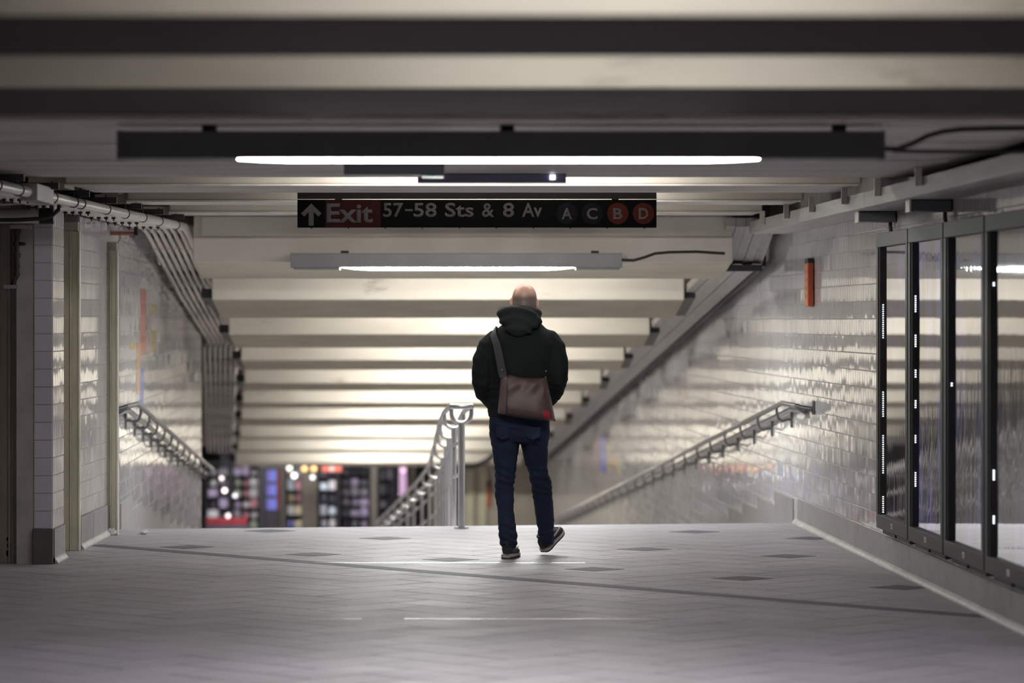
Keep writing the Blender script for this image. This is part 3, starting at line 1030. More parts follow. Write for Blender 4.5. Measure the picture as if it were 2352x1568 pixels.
for q, Y in enumerate((19.0, 20.2, 21.4, 22.6, 23.8, 25.0, 26.2, 28.2, 29.8, 31.4, 33.0, 34.6, 36.2, 37.8, 40.2, 42.4, 44.6, 47.0, 49.5, 52, 55, 58, 61)):
    pts = ((17.5, -3.04, -2.79, 2.262), (27.0, -2.865, -2.535, 2.262), (38.9, -3.43, -3.085, 1.295), (66, -5.75, -5.30, -0.95))
    a = max(i for i in range(3) if pts[i][0] <= Y)
    f = (Y - pts[a][0]) / (pts[a + 1][0] - pts[a][0])
    xa, xb, z = [pts[a][c] + (pts[a + 1][c] - pts[a][c]) * f for c in (1, 2, 3)]
    t = empty('pipe_strut', ordn[q] + ' dark strut from the viewer, clamped across the left conduit bundle', 'bracket', 'struts under the conduit bundle', (xa, Y, z))
    MB().box(-0.02, xb - xa + 0.09, -0.02, 0.02, 0.036, 0.075).build('channel', M['frame'], t)
    if Y < 27:
        for c in range(5):
            x = (xb - xa) * c / 6
            MB().box(x - 0.012, x + 0.012, -0.03, 0.03, -0.032, -0.019).build('clip', M['black'], t)
            MB().tube([(x, 0, -0.045), (x, 0, -0.02)], 0.005, 6).build('clip_bolt', M['black'], t)

# odd pipes at the top of the left wall
tag(MB().tube([P(228, 505, 25.0), P(236, 525, 25.0), P(241, 532, 25.0)], 0.022, 12).build('pipe_stub', M['conduit_w'], smooth=True), 'short pale pipe stub slanting at top of left wall', 'pipe')
t = empty('sprinkler_pipe', 'short reddish pipe with drop at top of left wall', 'pipe', None, tuple(P(280, 536, 25.2)))
MB().tube([(-0.09, 0, 0), (0.09, 0, 0)], 0.014, 10).build('pipe', M['mos_red'], t, smooth=True)
MB().box(0.09, 0.115, -0.02, 0.02, -0.015, 0.045).build('elbow', M['black'], t)
MB().tube([(-0.01, 0, -0.015), (-0.01, 0, -0.045), (-0.035, 0, -0.075)], 0.009, 8).build('drop', M['olive'], t)
MB().box(-0.10, 0.10, -0.012, 0.012, 0.015, 0.022).build('hanger', M['conduit_w'], t)

# ------------------------------------------------------------------ cable ducts on the right wall
t = empty('cable_duct', 'grey metal duct along top of right concourse wall', 'duct')
yy = [14.0, 17.6, 20.6, 23.6, 26.9]
for a, b in zip(yy[:-1], yy[1:]):
    mm = MB()
    mm.hexa([(XR(a) - 0.30, a, 2.205), (XR(a) - 0.012, a, 2.205), (XR(b) - 0.012, b - 0.006, 2.205), (XR(b) - 0.30, b - 0.006, 2.205),
             (XR(a) - 0.30, a, 2.30), (XR(a) - 0.012, a, 2.30), (XR(b) - 0.012, b - 0.006, 2.30), (XR(b) - 0.30, b - 0.006, 2.30)])
    mm.build('duct_section', M['tray'], t, bevel=0.004)
for y in (18.4, 19.9, 21.3, 22.9, 24.3, 25.8):
    MB().box(XR(y) - 0.34, XR(y) - 0.305, y, y + 0.04, 2.25, 2.349).build('bracket', M['conduit_w'], t)
t = empty('cable_duct', 'broad grey ribbed duct sloping down the right ramp wall', 'duct')
ys = [(26.92, 2.26), (27.9, 1.985)] + [(27.9 + k * 5.2, 1.985 - k * 5.2 / 12) for k in range(1, 8)]
for (a, za), (b, zb_) in zip(ys[:-1], ys[1:]):
    for c in range(5):
        x0, x1 = -0.48 + c * 0.078, -0.48 + c * 0.078 + 0.074
        h0 = 0.0 if c % 2 else 0.006
        mm = MB()
        mm.hexa([(XR(a) + x0, a, za + h0), (XR(a) + x1, a, za + h0), (XR(b) + x1, b - 0.006, zb_ + h0), (XR(b) + x0, b - 0.006, zb_ + h0),
                 (XR(a) + x0, a, za + 0.07), (XR(a) + x1, a, za + 0.07), (XR(b) + x1, b - 0.006, zb_ + 0.07), (XR(b) + x0, b - 0.006, zb_ + 0.07)])
        mm.build('duct_rail', M['tray'], t)
    if a > 27.5:
        mm = MB()
        mm.hexa([(XR(a) - 0.09, a, za - 0.012), (XR(a) - 0.06, a, za - 0.012), (XR(b) - 0.06, b - .006, zb_ - 0.012), (XR(b) - 0.09, b - .006, zb_ - 0.012),
                 (XR(a) - 0.09, a, za + 0.07), (XR(a) - 0.06, a, za + 0.07), (XR(b) - 0.06, b - .006, zb_ + 0.07), (XR(b) - 0.09, b - .006, zb_ + 0.07)])
        mm.build('edge_rail', M['frame'], t)
MB().box(XR(27.9) - 0.47, XR(27.9) - 0.10, 27.78, 27.92, 1.930, 1.982).build('joint_box', M['frame'], t, bevel=0.005)

# lamp heads over the panels
for y, lab in ((21.35, 'dark lamp head on right wall above the first two ad panels'), (19.3, 'dark lamp head on right wall above the nearest ad panels')):
    t = empty('wall_lamp', lab, 'lamp', None, (XR(y), y, 2.14))
    MB().box(-0.235, -0.012, -0.10, 0.10, 0.0, 0.062).build('head', M['fix_dark'], t, bevel=0.004)
    MB().box(-0.243, -0.2352, -0.102, 0.102, -0.002, 0.075).build('end_plate', M['conduit_w'], t)
    MB().tube([(-0.035, 0, -0.001), (-0.035, 0, -0.03), (-0.030, 0.0, -0.06)], 0.012, 8).build('swivel', M['black'], t)

# orange call box sign on the right wall
t = empty('wall_sign', 'narrow orange red box sign with black cap on right wall', 'sign', None, (XR(25.4), 25.4, 1.64))
MB().box(-0.046, -0.008, -0.14, 0.14, 0.0, 0.315).build('body', M['orange'], t, bevel=0.003)
MB().box(-0.049, -0.0465, -0.135, 0.135, 0.006, 0.31).build('face_panel', M['orange_l'], t)
MB().box(-0.048, -0.008, -0.142, 0.142, 0.316, 0.35).build('cap', M['black'], t, bevel=0.003)
for z in (0.06, 0.12, 0.18, 0.24):
    MB().box(-0.0508, -0.0492, -0.09, 0.09, z, z + 0.025).build('print_line', M['orange'], t)
t = empty('wall_sign', 'small orange box sign on beige wall at the ramp foot', 'sign', None, (-0.47, 65.99, -2.0))
MB().box(-0.05, 0.06, -0.05, -0.005, 0.0, 0.38).build('body', M['orange'], t)
MB().box(-0.05, 0.06, -0.05, -0.005, 0.381, 0.50).build('cap', M['frame'], t)

# ------------------------------------------------------------------ advertising panels on the right wall
def poster_mat(name, base, tint, seed, tx):
    m = bpy.data.materials.new(name)
    m.use_nodes = True
    nt = m.node_tree
    b = nt.nodes['Principled BSDF']
    geo = nt.nodes.new('ShaderNodeTexCoord')
    mp = nt.nodes.new('ShaderNodeMapping')
    mp.inputs['Location'].default_value = (seed * 3.1, seed * 1.7, seed)
    mp.inputs['Scale'].default_value = tx
    nt.links.new(geo.outputs['Object'], mp.inputs['Vector'])
    n = nt.nodes.new('ShaderNodeTexNoise')
    n.inputs['Scale'].default_value = 2.0
    n.inputs['Detail'].default_value = 3
    nt.links.new(mp.outputs['Vector'], n.inputs['Vector'])
    cr = nt.nodes.new('ShaderNodeValToRGB')
    cr.color_ramp.elements[0].position = 0.44
    cr.color_ramp.elements[0].color = (*base, 1)
    cr.color_ramp.elements[1].position = 0.60
    cr.color_ramp.elements[1].color = (*tint, 1)
    nt.links.new(n.outputs['Fac'], cr.inputs['Fac'])
    nt.links.new(cr.outputs['Color'], b.inputs['Base Color'])
    nt.links.new(cr.outputs['Color'], b.inputs['Emission Color'])
    b.inputs['Emission Strength'].default_value = 0.35      # glow added so the print tint shows through the pane
    b.inputs['Roughness'].default_value = 0.5
    return m


def pane_mat(name, seed, amt):
    m = bpy.data.materials.new(name)
    m.use_nodes = True
    nt = m.node_tree
    nt.nodes.clear()
    out = nt.nodes.new('ShaderNodeOutputMaterial')
    mixs = nt.nodes.new('ShaderNodeMixShader')
    tr = nt.nodes.new('ShaderNodeBsdfTransparent')
    gl = nt.nodes.new('ShaderNodeBsdfGlossy')
    gl.inputs['Roughness'].default_value = 0.03
    gl.inputs['Color'].default_value = (0.95, 0.95, 0.97, 1)
    lw = nt.nodes.new('ShaderNodeLayerWeight')
    lw.inputs['Blend'].default_value = 0.5
    fr = nt.nodes.new('ShaderNodeMapRange')
    fr.inputs['From Min'].default_value = 0.3
    fr.inputs['From Max'].default_value = 0.88
    fr.inputs['To Min'].default_value = 0.10
    fr.inputs['To Max'].default_value = 0.80
    nt.links.new(lw.outputs['Facing'], fr.inputs['Value'])
    tc = nt.nodes.new('ShaderNodeTexCoord')
    mp = nt.nodes.new('ShaderNodeMapping')
    mp.inputs['Location'].default_value = (seed, seed * 2, seed * 3)
    mp.inputs['Scale'].default_value = (30, 1, 2.0)
    n = nt.nodes.new('ShaderNodeTexNoise')
    n.inputs['Scale'].default_value = 1.0
    n.inputs['Detail'].default_value = 0
    bp = nt.nodes.new('ShaderNodeBump')
    bp.inputs['Strength'].default_value = amt
    bp.inputs['Distance'].default_value = 0.012
    nt.links.new(tc.outputs['Object'], mp.inputs['Vector'])
    nt.links.new(mp.outputs['Vector'], n.inputs['Vector'])
    nt.links.new(n.outputs['Fac'], bp.inputs['Height'])
    nt.links.new(bp.outputs['Normal'], gl.inputs['Normal'])
    nt.links.new(fr.outputs['Result'], mixs.inputs['Fac'])
    nt.links.new(tr.outputs['BSDF'], mixs.inputs[1])
    nt.links.new(gl.outputs['BSDF'], mixs.inputs[2])
    nt.links.new(mixs.outputs['Shader'], out.inputs['Surface'])
    return m


PROT = 0.08
edges = [21.66, 20.37, 19.10, 17.81, 16.50]
labels = ['farthest of the four tall framed ad panels, violet tinted glass', 'second tall framed ad panel from the ramp, blue violet streaks',
          'third tall framed ad panel from the ramp, bright wavy lamp reflection', 'tall framed ad panel nearest the viewer, cut off by the picture edge']
tints = [((0.030, 0.026, 0.035), (0.24, 0.17, 0.50), (0.8, 1, 0.8)), ((0.028, 0.026, 0.026), (0.16, 0.16, 0.55), (3.5, 1, 0.7)),
         ((0.028, 0.026, 0.030), (0.10, 0.10, 0.30), (1.2, 1, 0.8)), ((0.030, 0.028, 0.026), (0.09, 0.085, 0.18), (2.0, 1, 0.5))]
leds = [[(700, 780), (900, 960), (1000, 1090), (1140, 1180)], [(680, 720), (770, 800), (850, 870), (920, 940), (1000, 1020), (1085, 1120)], [(880, 890)], [(650, 660), (1080, 1105), (1185, 1205)]]
for k in range(4):
    y0, y1 = edges[k + 1], edges[k]
    yc = (y0 + y1) / 2
    W = (y1 - y0) / math.cos(hd) - 0.035
    z0, H = 0.254, 1.822
    # local: x along the wall towards the viewer?  -y into the hall
    t = empty('ad_panel', labels[k], 'advertising panel', 'framed ad panels on right wall', (XR(yc), yc, z0))
    t.rotation_euler = (0, 0, hd - PI / 2)
    # local +x points to -Y (towards the viewer)
    w2 = W / 2
    FR = 0.075
    MB().box(-w2, w2, -PROT, -0.013, H - 0.085, H).build('frame_top', M['frame'], t, bevel=0.003)
    MB().box(-w2, w2, -PROT, -0.013, 0, 0.085).build('frame_bottom', M['frame'], t, bevel=0.003)
    MB().box(-w2, -w2 + FR, -PROT, -0.013, 0.0855, H - 0.0855).build('frame_side', M['frame'], t, bevel=0.003)
    MB().box(w2 - FR, w2, -PROT, -0.013, 0.0855, H - 0.0855).build('frame_side', M['frame'], t, bevel=0.003)
    MB().box(-w2 - 0.014, -w2 - 0.001, -PROT + 0.004, -0.014, 0.0, H).build('seal', M['gap'], t)
    MB().box(-w2 + FR + .001, -w2 + FR + 0.031, -PROT + 0.008, -0.03, 0.086, H - 0.086).build('inner_bezel', M['gap'], t)
    MB().box(w2 - FR - 0.02, w2 - FR - .001, -PROT + 0.02, -0.03, 0.086, H - 0.086).build('inner_bezel', M['gap'], t)
    MB().box(-w2 + FR, w2 - FR, -0.030, -0.026, 0.085, H - 0.085).build('poster', poster_mat('poster print %d' % k, tints[k][0], tints[k][1], k + 1, tints[k][2]), t)
    mm = MB()
    ya = -0.052
    mm.add([(-w2 + FR + 0.043, ya, 0.086), (w2 - FR - 0.021, ya, 0.086), (w2 - FR - 0.021, ya, H - 0.086), (-w2 + FR + 0.043, ya, H - 0.086)], [(0, 1, 2, 3)])
    mm.build('glass_pane', pane_mat('wavy acrylic %d' % k, k * 1.37, (0.015, 0.06, 0.055, 0.07)[k]), t)
    mm = MB()
    Yl = y1 - 0.1
    for a, b in leds[k]:
        py = a
        while py < b:
            zc = CAMZ - (py - HY) / F * Yl - z0
            if 0.1 < zc < H - 0.1:
                mm.box(-w2 + FR + 0.0315, -w2 + FR + 0.0365, -0.0555, -0.0525, zc - 0.003, zc + 0.003)
            py += 5
    tag(mm.build('led_strip', M['led'], t), kind='stuff')
    MB().box(0.02 - 0.03, 0.02 + 0.03, -PROT - 0.002, -PROT - 0.0002, 0.028, 0.058).build('number_plate', M['white'], t)
    for dx in (-0.014, 0.004):
        for dz in (0.033, 0.043):
            MB().box(0.02 + dx, 0.02 + dx + 0.010, -PROT - 0.0032, -PROT - 0.0021, dz, dz + 0.007).build('print_mark', M['frame'], t)
    for dx in (-w2 * 0.42, w2 * 0.50):
        MB().box(dx - 0.25, dx + 0.25, -0.055, -0.013, -0.030, -0.001).build('foot_piece', M['frame'], t)  # dark strips lengthened to draw the shadow line under the panel

# ------------------------------------------------------------------ handrails
def arc(c, r, a0, a1, n, ax, bx):
    return [c + ax * (r * math.cos(a0 + (a1 - a0) * i / n)) + bx * (r * math.sin(a0 + (a1 - a0) * i / n)) for i in range(n + 1)]


rail = empty('centre_handrail', 'stainless twin-tube centre handrail with hoops going down the ramp', 'handrail', None, (-0.38, 25.9, 0))
inv = Matrix.Translation(-Vector(rail.location))
def rp(o):
    o.matrix_parent_inverse = inv
    return o
hoops_px = [(1059.8, 967.6), (1042.5, 986.5), (1031.5, 1008.5), (1025, 1027.4), (1017, 1054), (1009, 1077.7), (1000, 1099.8), (985.8, 1117), (968.5, 1136), (949.7, 1151.7), (934, 1165.8), (918, 1180), (904, 1192.6), (891.5, 1203.6), (880, 1213), (872, 1220)]
hp = []
for px, py in hoops_px:
    Y = 11173 / (1401.7 - py)
    hp.append(((px - CX) / F * Y, Y))
hw = 0.074
zt = lambda Y: 0.905 - max(0, (Y - 26) / 12)
ends = []
for s in (-1, 1):
    pts = [(hp[0][0] + s * hw, hp[0][1] - 0.12, zt(0)), (hp[0][0] + s * hw, hp[0][1], zt(0))] + [(x + s * hw, y, zt(y)) for x, y in hp[1:]]
    rp(MB().tube(pts, 0.019, 12).build('rail', M['steel'], rail, smooth=True))
rp(MB().tube([(hp[0][0] - hw, hp[0][1] - 0.12, zt(0)), (hp[0][0] - hw * 0.6, hp[0][1] - 0.145, zt(0)), (hp[0][0] + hw * 0.6, hp[0][1] - 0.145, zt(0)), (hp[0][0] + hw, hp[0][1] - 0.12, zt(0))], 0.019, 12).build('end_bar', M['steel'], rail, smooth=True))
for i, (x, y) in enumerate(hp):
    z = zt(y)
    r = hw
    pts = [Vector((x - r, y, z))] + [Vector((x - r * math.cos(a), y, z - 0.055 - 0.07 * math.sin(a))) for a in [PI * q / 10 for q in range(11)]] + [Vector((x + r, y, z))]
    rp(MB().tube(pts, 0.016, 10, up=(0, 1, 0)).build('hoop', M['steel'], rail, smooth=True))
    rp(MB().tube([(x, y, z - 0.125), (x, y, zr(y) + 0.012 if y > 26.2 else 0.013)], 0.022 if i else 0.026, 14).build('post', M['steel'], rail, smooth=True))
    zf = zr(y) if y > 26.2 else 0.0
    rp(MB().tube([(x, y, zf + 0.0), (x, y, zf + 0.012)], 0.055, 20).build('base_plate', M['steel'], rail, smooth=True))
# lower pipe joining the posts
rp(MB().tube([(x, y, zt(y) - 0.50) for x, y in hp], 0.014, 10).build('lower_rail', M['steel'], rail, smooth=True))
rp(MB().tube([(x, y, zt(y) - 0.26) for x, y in hp], 0.014, 10).build('lower_rail', M['steel'], rail, smooth=True))


def wall_rail(Xf, s, y_start, y_flat, y_end, label, step):
    t = empty('wall_handrail', label, 'handrail', None, (Xf(y_start), y_start, 0.9))
    inv = Matrix.Translation(-Vector(t.location))
    z = lambda Y: 0.915 - max(0, (Y - y_flat) / 12)
    ys = [y_start, y_flat] + [y_flat + k * 4.0 for k in range(1, 20) if y_flat + k * 4.0 < y_end] + [y_end]

    def add(mb_, nm, m=M['rail_dark']):
        o = mb_.build(nm, m, t, smooth=True)
        o.matrix_parent_inverse = inv
    for off, dz in ((0.125, 0.0), (0.055, -0.045)):
        add(MB().tube([(Xf(y) + s * off, y, z(y) + dz) for y in ys], 0.0195, 12), 'rail', M['rail_dark'] if dz == 0 else M['rail_light'])
    add(MB().tube([(Xf(y_start) + s * 0.125, y_start, z(y_start)), (Xf(y_start) + s * 0.055, y_start, z(y_start) - 0.045)], 0.021, 12), 'end_bar')
    xw = Xf(y_start)
    add(MB().tube([(xw + s * 0.125, y_start, z(y_start)), (xw + s * 0.10, y_start - 0.03, z(y_start) - 0.01), (xw + s * 0.02, y_start - 0.04, z(y_start) - 0.02)], 0.019, 12), 'return_bend')
    add(MB().box(min(xw + s * 0.007, xw + s * 0.019), max(xw + s * 0.007, xw + s * 0.019), y_start - 0.08, y_start, z(y_start) - 0.06, z(y_start) + 0.04), 'end_plate')
    y = y_flat + 0.35
    while y < y_end - 0.2:
        X = Xf(y)
        zz = z(y)
        pts = [(X + s * 0.125, y, zz - 0.01), (X + s * 0.125, y, zz - 0.05), (X + s * 0.112, y, zz - 0.095), (X + s * 0.08, y, zz - 0.118), (X + s * 0.045, y, zz - 0.105), (X + s * 0.016, y, zz - 0.105)]
        add(MB().tube(pts, 0.010, 8, up=(0, 1, 0)), 'bracket')
        add(MB().box(min(X + s * 0.006, X + s * 0.018), max(X + s * 0.006, X + s * 0.018), y - 0.03, y + 0.03, zz - 0.165, zz - 0.04), 'wall_plate')
        y += step
    return t


wall_rail(XR, -1, 25.3, 26.25, 60.0, 'stainless handrail going down the right tiled ramp wall', 1.32)
wall_rail(XL, 1, 25.05, 25.95, 37.9, 'stainless handrail going down the left tiled ramp wall', 1.0)

# ------------------------------------------------------------------ litter
def litter(px, py, w, h, label, seed):
    Y = F * CAMZ / (py - HY)
    c = Vector(((px - CX) / F * Y, Y, 0))
    mm = MB()
    rnd = random.Random(seed)
    mm.ellipsoid((0, 0, h / 2), w / 2, w / 2.4, h / 2, 12, 8)
    mm.v = [(x * (1 + rnd.uniform(-.35, .25)), y * (1 + rnd.uniform(-.3, .3)), max(0.0, z * (1 + rnd.uniform(-.45, .25)))) for x, y, z in mm.v]
    o = mm.build('crumpled_paper', M['white'])
    o.location = c
    tag(o, label, 'litter')


litter(257, 1229, 0.085, 0.05, 'crumpled white paper at foot of the olive post', 3)
litter(330, 1227, 0.062, 0.032, 'small white paper scrap on the floor near ramp head', 5)
litter(1842, 1212, 0.05, 0.02, 'tiny grey scrap by the right base tiles', 9)

# ------------------------------------------------------------------ the walking man
PYB = 22.6
KP = PYB / F
hood_m = mat('black fleece', (0.0085, 0.0112, 0.0125), 0.8, spec=0.2, var=0.15, scale=12, bump=0.35, bscale=220)
hoodin_m = mat('black fleece hood', (0.0165, 0.0205, 0.0225), 0.75, spec=0.25, var=0.15, scale=12, bump=0.35, bscale=220)
rib_m = mat('dark green black ribbing', (0.012, 0.019, 0.019), 0.8, spec=0.2, var=0.2, scale=200, stretch=(1, 1, 0.02))
jean_m = mat('dark blue denim', (0.012, 0.020, 0.049), 0.8, spec=0.25, var=0.3, scale=9, bump=0.3, bscale=300, stain=(0.042, 0.068, 0.14), stain_scale=6, stain_lo=0.60, stain_hi=0.85)
shoe_m = mat('black knit shoe upper', (0.009, 0.009, 0.010), 0.6, var=0.2, scale=40, bump=0.3, bscale=400)
sole_m = mat('off white foam sole', (0.40, 0.385, 0.38), 0.55, var=0.2, scale=30)
out_m = mat('black rubber outsole', (0.012, 0.012, 0.012), 0.7)
bag_m = mat('brown nylon', (0.078, 0.049, 0.045), 0.42, spec=0.4, var=0.15, scale=8, bump=0.15, bscale=300)
bag2_m = mat('light brown nylon gusset', (0.115, 0.076, 0.068), 0.45, var=0.15, scale=8)
strap_m = mat('charcoal webbing', (0.04, 0.04, 0.046), 0.6, bump=0.4, bscale=400)
zip_m = mat('navy zip tape', (0.012, 0.015, 0.035), 0.5)
patch_m = mat('red woven patch', (0.30, 0.016, 0.03), 0.6, var=0.2, scale=60)

skin_m = mat('skin', (0.74, 0.47, 0.37), 0.42, spec=0.4, var=0.08, scale=25)
nt = skin_m.node_tree
bs = nt.nodes['Principled BSDF']
bs.inputs['Subsurface Weight'].default_value = 0.08
bs.inputs['Subsurface Radius'].default_value = (0.02, 0.006, 0.003)
prev = bs.inputs['Base Color'].links[0].from_socket
geo = nt.nodes.new('ShaderNodeNewGeometry')
sep = nt.nodes.new('ShaderNodeSeparateXYZ')
nt.links.new(geo.outputs['Position'], sep.inputs[0])
def mr_(sock, a, b):
    n = nt.nodes.new('ShaderNodeMapRange')
    n.interpolation_type = 'SMOOTHSTEP'
    n.inputs['From Min'].default_value = a
    n.inputs['From Max'].default_value = b
    nt.links.new(sock, n.inputs['Value'])
    return n.outputs['Result']
def mul_(a, b):
    n = nt.nodes.new('ShaderNodeMath')
    n.operation = 'MULTIPLY'
    nt.links.new(a, n.inputs[0])
    nt.links.new(b, n.inputs[1])
    return n.outputs[0]
hair_f = mul_(mul_(mr_(sep.outputs['Z'], 1.725, 1.675), mr_(sep.outputs['Z'], 1.585, 1.615)), mr_(sep.outputs['Y'], 22.66, 22.60))
_sub = nt.nodes.new('ShaderNodeMath')
_sub.operation = 'SUBTRACT'
_sub.inputs[1].default_value = P(1204.5, 688, PYB).x
nt.links.new(sep.outputs['X'], _sub.inputs[0])
_abs = nt.nodes.new('ShaderNodeMath')
_abs.operation = 'ABSOLUTE'
nt.links.new(_sub.outputs[0], _abs.inputs[0])
hair_f = mul_(hair_f, mr_(_abs.outputs[0], 0.0815, 0.073))
nz = nt.nodes.new('ShaderNodeTexNoise')
nz.inputs['Scale'].default_value = 260
hair_f = mul_(hair_f, mr_(nz.outputs['Fac'], -0.2, 0.5))
mx = nt.nodes.new('ShaderNodeMix')
mx.data_type = 'RGBA'
nt.links.new(hair_f, mx.inputs['Factor'])
nt.links.new(prev, mx.inputs[6])
mx.inputs[7].default_value = (0.17, 0.135, 0.12, 1)
nt.links.new(mx.outputs[2], bs.inputs['Base Color'])

person = empty('person', 'bald man in black hoodie and blue jeans walking away, hands in front pockets', 'person', None, (0.05, PYB, 0))
pinv = Matrix.Translation(-Vector(person.location))
def pp(o):
    o.parent = person
    o.matrix_parent_inverse = pinv
    return o


def sel(c, rx, ry, n=28, e=2.3):
    out = []
    for j in range(n):
        a = 2 * PI * j / n
        ca_, sa_ = math.cos(a), math.sin(a)
        out.append((c[0] + rx * math.copysign(abs(ca_) ** (2 / e), ca_), c[1] + ry * math.copysign(abs(sa_) ** (2 / e), sa_), c[2]))
    return out


def ring(py, l, r, dy, ry, grow=0.0, e=2.3):
    Y = PYB + dy
    c = P((l + r) / 2, py, Y)
    return sel(c, (r - l) / 2 * Y / F + grow, ry + grow, 28, e)


torso = [(728, 1172, 1230, 0.0, 0.060), (742, 1156, 1244, -0.005, 0.075), (756, 1140, 1257, -0.01, 0.092), (770, 1127, 1270, -0.015, 0.105), (790, 1118, 1279, -0.02, 0.120), (820, 1117, 1278, -0.02, 0.130),
         (850, 1119, 1274, -0.015, 0.132), (880, 1121, 1270, -0.01, 0.130), (910, 1121, 1268, 0.0, 0.130), (935, 1121, 1266, 0.0, 0.130), (956, 1124, 1263, 0.0, 0.125)]
armL = [(1136, 782, -0.01, 25), (1122, 800, -0.02, 27), (1110, 828, -0.04, 25), (1106, 856, -0.06, 23), (1106, 880, -0.06, 22), (1111, 901, -0.01, 20.5), (1126, 921, 0.07, 18), (1148, 931, 0.14, 17), (1166, 934, 0.165, 15)]
armR = [(1259, 782, -0.01, 26), (1271, 800, -0.02, 28), (1279, 828, -0.04, 26), (1283, 852, -0.06, 23), (1282, 874, -0.05, 22), (1276, 896, 0.0, 20.5), (1262, 917, 0.07, 18), (1240, 929, 0.14, 17), (1224, 933, 0.165, 15)]


def arm(mm, a, grow=0.0):
    mm.tube([P(x, y, PYB + d) for x, y, d, r in a], [r * KP + grow for x, y, d, r in a], 16, up=(0, 1, 0))
    x, y, d, r = a[-1]
    mm.ellipsoid(P(x, y, PYB + d), r * KP + grow, r * KP + grow, r * KP + grow)
    x, y, d, r = a[0]
    mm.ellipsoid(P(x, y, PYB + d), r * KP + grow, r * KP + grow, r * KP + grow)


legL = [(1000, 1124, 1194, 0.0, 0.105), (1030, 1130, 1192, 0.0, 0.095), (1060, 1134, 1188, 0.0, 0.085), (1090, 1136, 1184, 0.005, 0.076), (1115, 1136, 1181, 0.01, 0.070), (1140, 1138, 1180, 0.0, 0.066), (1170, 1142, 1180, -0.03, 0.064), (1200, 1144, 1184, -0.06, 0.064), (1228, 1146, 1187, -0.08, 0.067), (1247, 1148, 1188, -0.085, 0.068), (1258, 1152, 1186, -0.08, 0.066)]
legR = [(1000, 1194, 1262, 0.0, 0.105), (1030, 1198, 1259, 0.03, 0.095), (1060, 1205, 1258, 0.07, 0.083), (1085, 1213, 1259, 0.11, 0.074), (1105, 1218, 1266, 0.15, 0.070), (1130, 1222, 1269, 0.18, 0.066), (1165, 1227, 1272, 0.21, 0.062), (1195, 1232, 1273, 0.24, 0.060), (1220, 1236, 1272, 0.27, 0.060), (1240, 1239, 1271, 0.29, 0.062), (1249, 1241, 1271, 0.30, 0.062)]

# body: head, neck, trunk, arms, hands, legs in one skin
HC = P(1204.5, 688, PYB + 0.005)
mm = MB()
mm.ellipsoid(HC + Vector((0, 0, 0.012)), 0.0805, 0.100, 0.094, 28, 18)
mm.ellipsoid(HC + Vector((0, -0.012, -0.030)), 0.0775, 0.088, 0.085, 24, 14)
mm.ellipsoid(HC + Vector((0, 0.038, -0.075)), 0.058, 0.062, 0.062, 20, 12)
mm.ellipsoid(HC + Vector((0, 0.080, -0.105)), 0.030, 0.024, 0.026, 16, 10)      # chin
mm.ellipsoid(HC + Vector((0, 0.110, -0.042)), 0.016, 0.020, 0.024, 14, 10)      # nose
mm.tube([HC + Vector((0, 0.098, -0.005)), HC + Vector((0, 0.112, -0.036))], [0.010, 0.014], 10)
mm.ellipsoid(HC + Vector((0, 0.086, 0.012)), 0.052, 0.018, 0.012, 16, 8)        # brow
for s in (-1, 1):
    mm.ellipsoid(HC + Vector((s * 0.040, 0.070, -0.035)), 0.024, 0.024, 0.022, 14, 10)   # cheek
    # ears: rim and lobe standing off the skull
    ez = -0.020 if s < 0 else -0.030
    Mr = Matrix.Rotation(s * 0.45, 3, 'Z')
    mm.ellipsoid(HC + Vector((s * 0.0845, -0.002, ez)), 0.009, 0.024, 0.034, 14, 10, Mr)
    mm.ellipsoid(HC + Vector((s * 0.080, 0.006, ez - 0.024)), 0.009, 0.014, 0.014, 12, 8)
for z_, r_ in ((-0.082, 0.006), (-0.092, 0.007)):
    mm.ellipsoid(HC + Vector((0, 0.097, z_)), 0.024, 0.010, r_, 14, 8)           # lips
mm.tube([HC + Vector((0, -0.012, -0.05)), HC + Vector((0, -0.02, -0.11)), HC + Vector((0, -0.03, -0.19))], [0.062, 0.060, 0.075], 18)
mm.loft([ring(*t, grow=-0.022) for t in torso])
mm.loft([ring(935, 1124, 1263, 0, 0.12, -0.02), ring(970, 1124, 1263, 0, 0.125, -0.02), ring(1004, 1126, 1262, 0, 0.115, -0.02)])
arm(mm, armL, -0.018)
arm(mm, armR, -0.018)
mm.loft([ring(*t, grow=-0.015) for t in legL])
mm.loft([ring(*t, grow=-0.015) for t in legR[:-1]])
# hands: palm, four unequal bent fingers and a thumb each, resting in the front pocket
for a, s in ((armL, 1), (armR, -1)):
    x, y, d, r = a[-1]
    w = P(x, y, PYB + d)
    fwd = Vector((s * 0.93, 0.30, -0.12)).normalized()
    up = Vector((0.1 * s, 0.1, 1)).normalized()
    pal = w + fwd * 0.05
    mm.ellipsoid(pal, 0.044, 0.017, 0.040, 14, 10)
    mm.tube([w, pal], [0.027, 0.026], 10)
    for q, L in enumerate((0.060, 0.074, 0.079, 0.070)):
        b0 = pal + fwd * 0.030 + up * (-0.030 + 0.0205 * q)
        mm.tube([b0, b0 + fwd * L * 0.5, b0 + fwd * L * 0.8 + Vector((0, -0.012, 0)), b0 + fwd * L * 0.95 + Vector((0, -0.028, 0))], [0.0088, 0.0084, 0.0078, 0.006], 8)
    b0 = pal - fwd * 0.010 + up * 0.030
    mm.tube([b0, b0 + fwd * 0.03 + up * 0.022, b0 + fwd * 0.055 + up * 0.026], [0.0115, 0.010, 0.008], 8)
body = pp(remeshed('body', mm, skin_m, 0.007, None, 3))
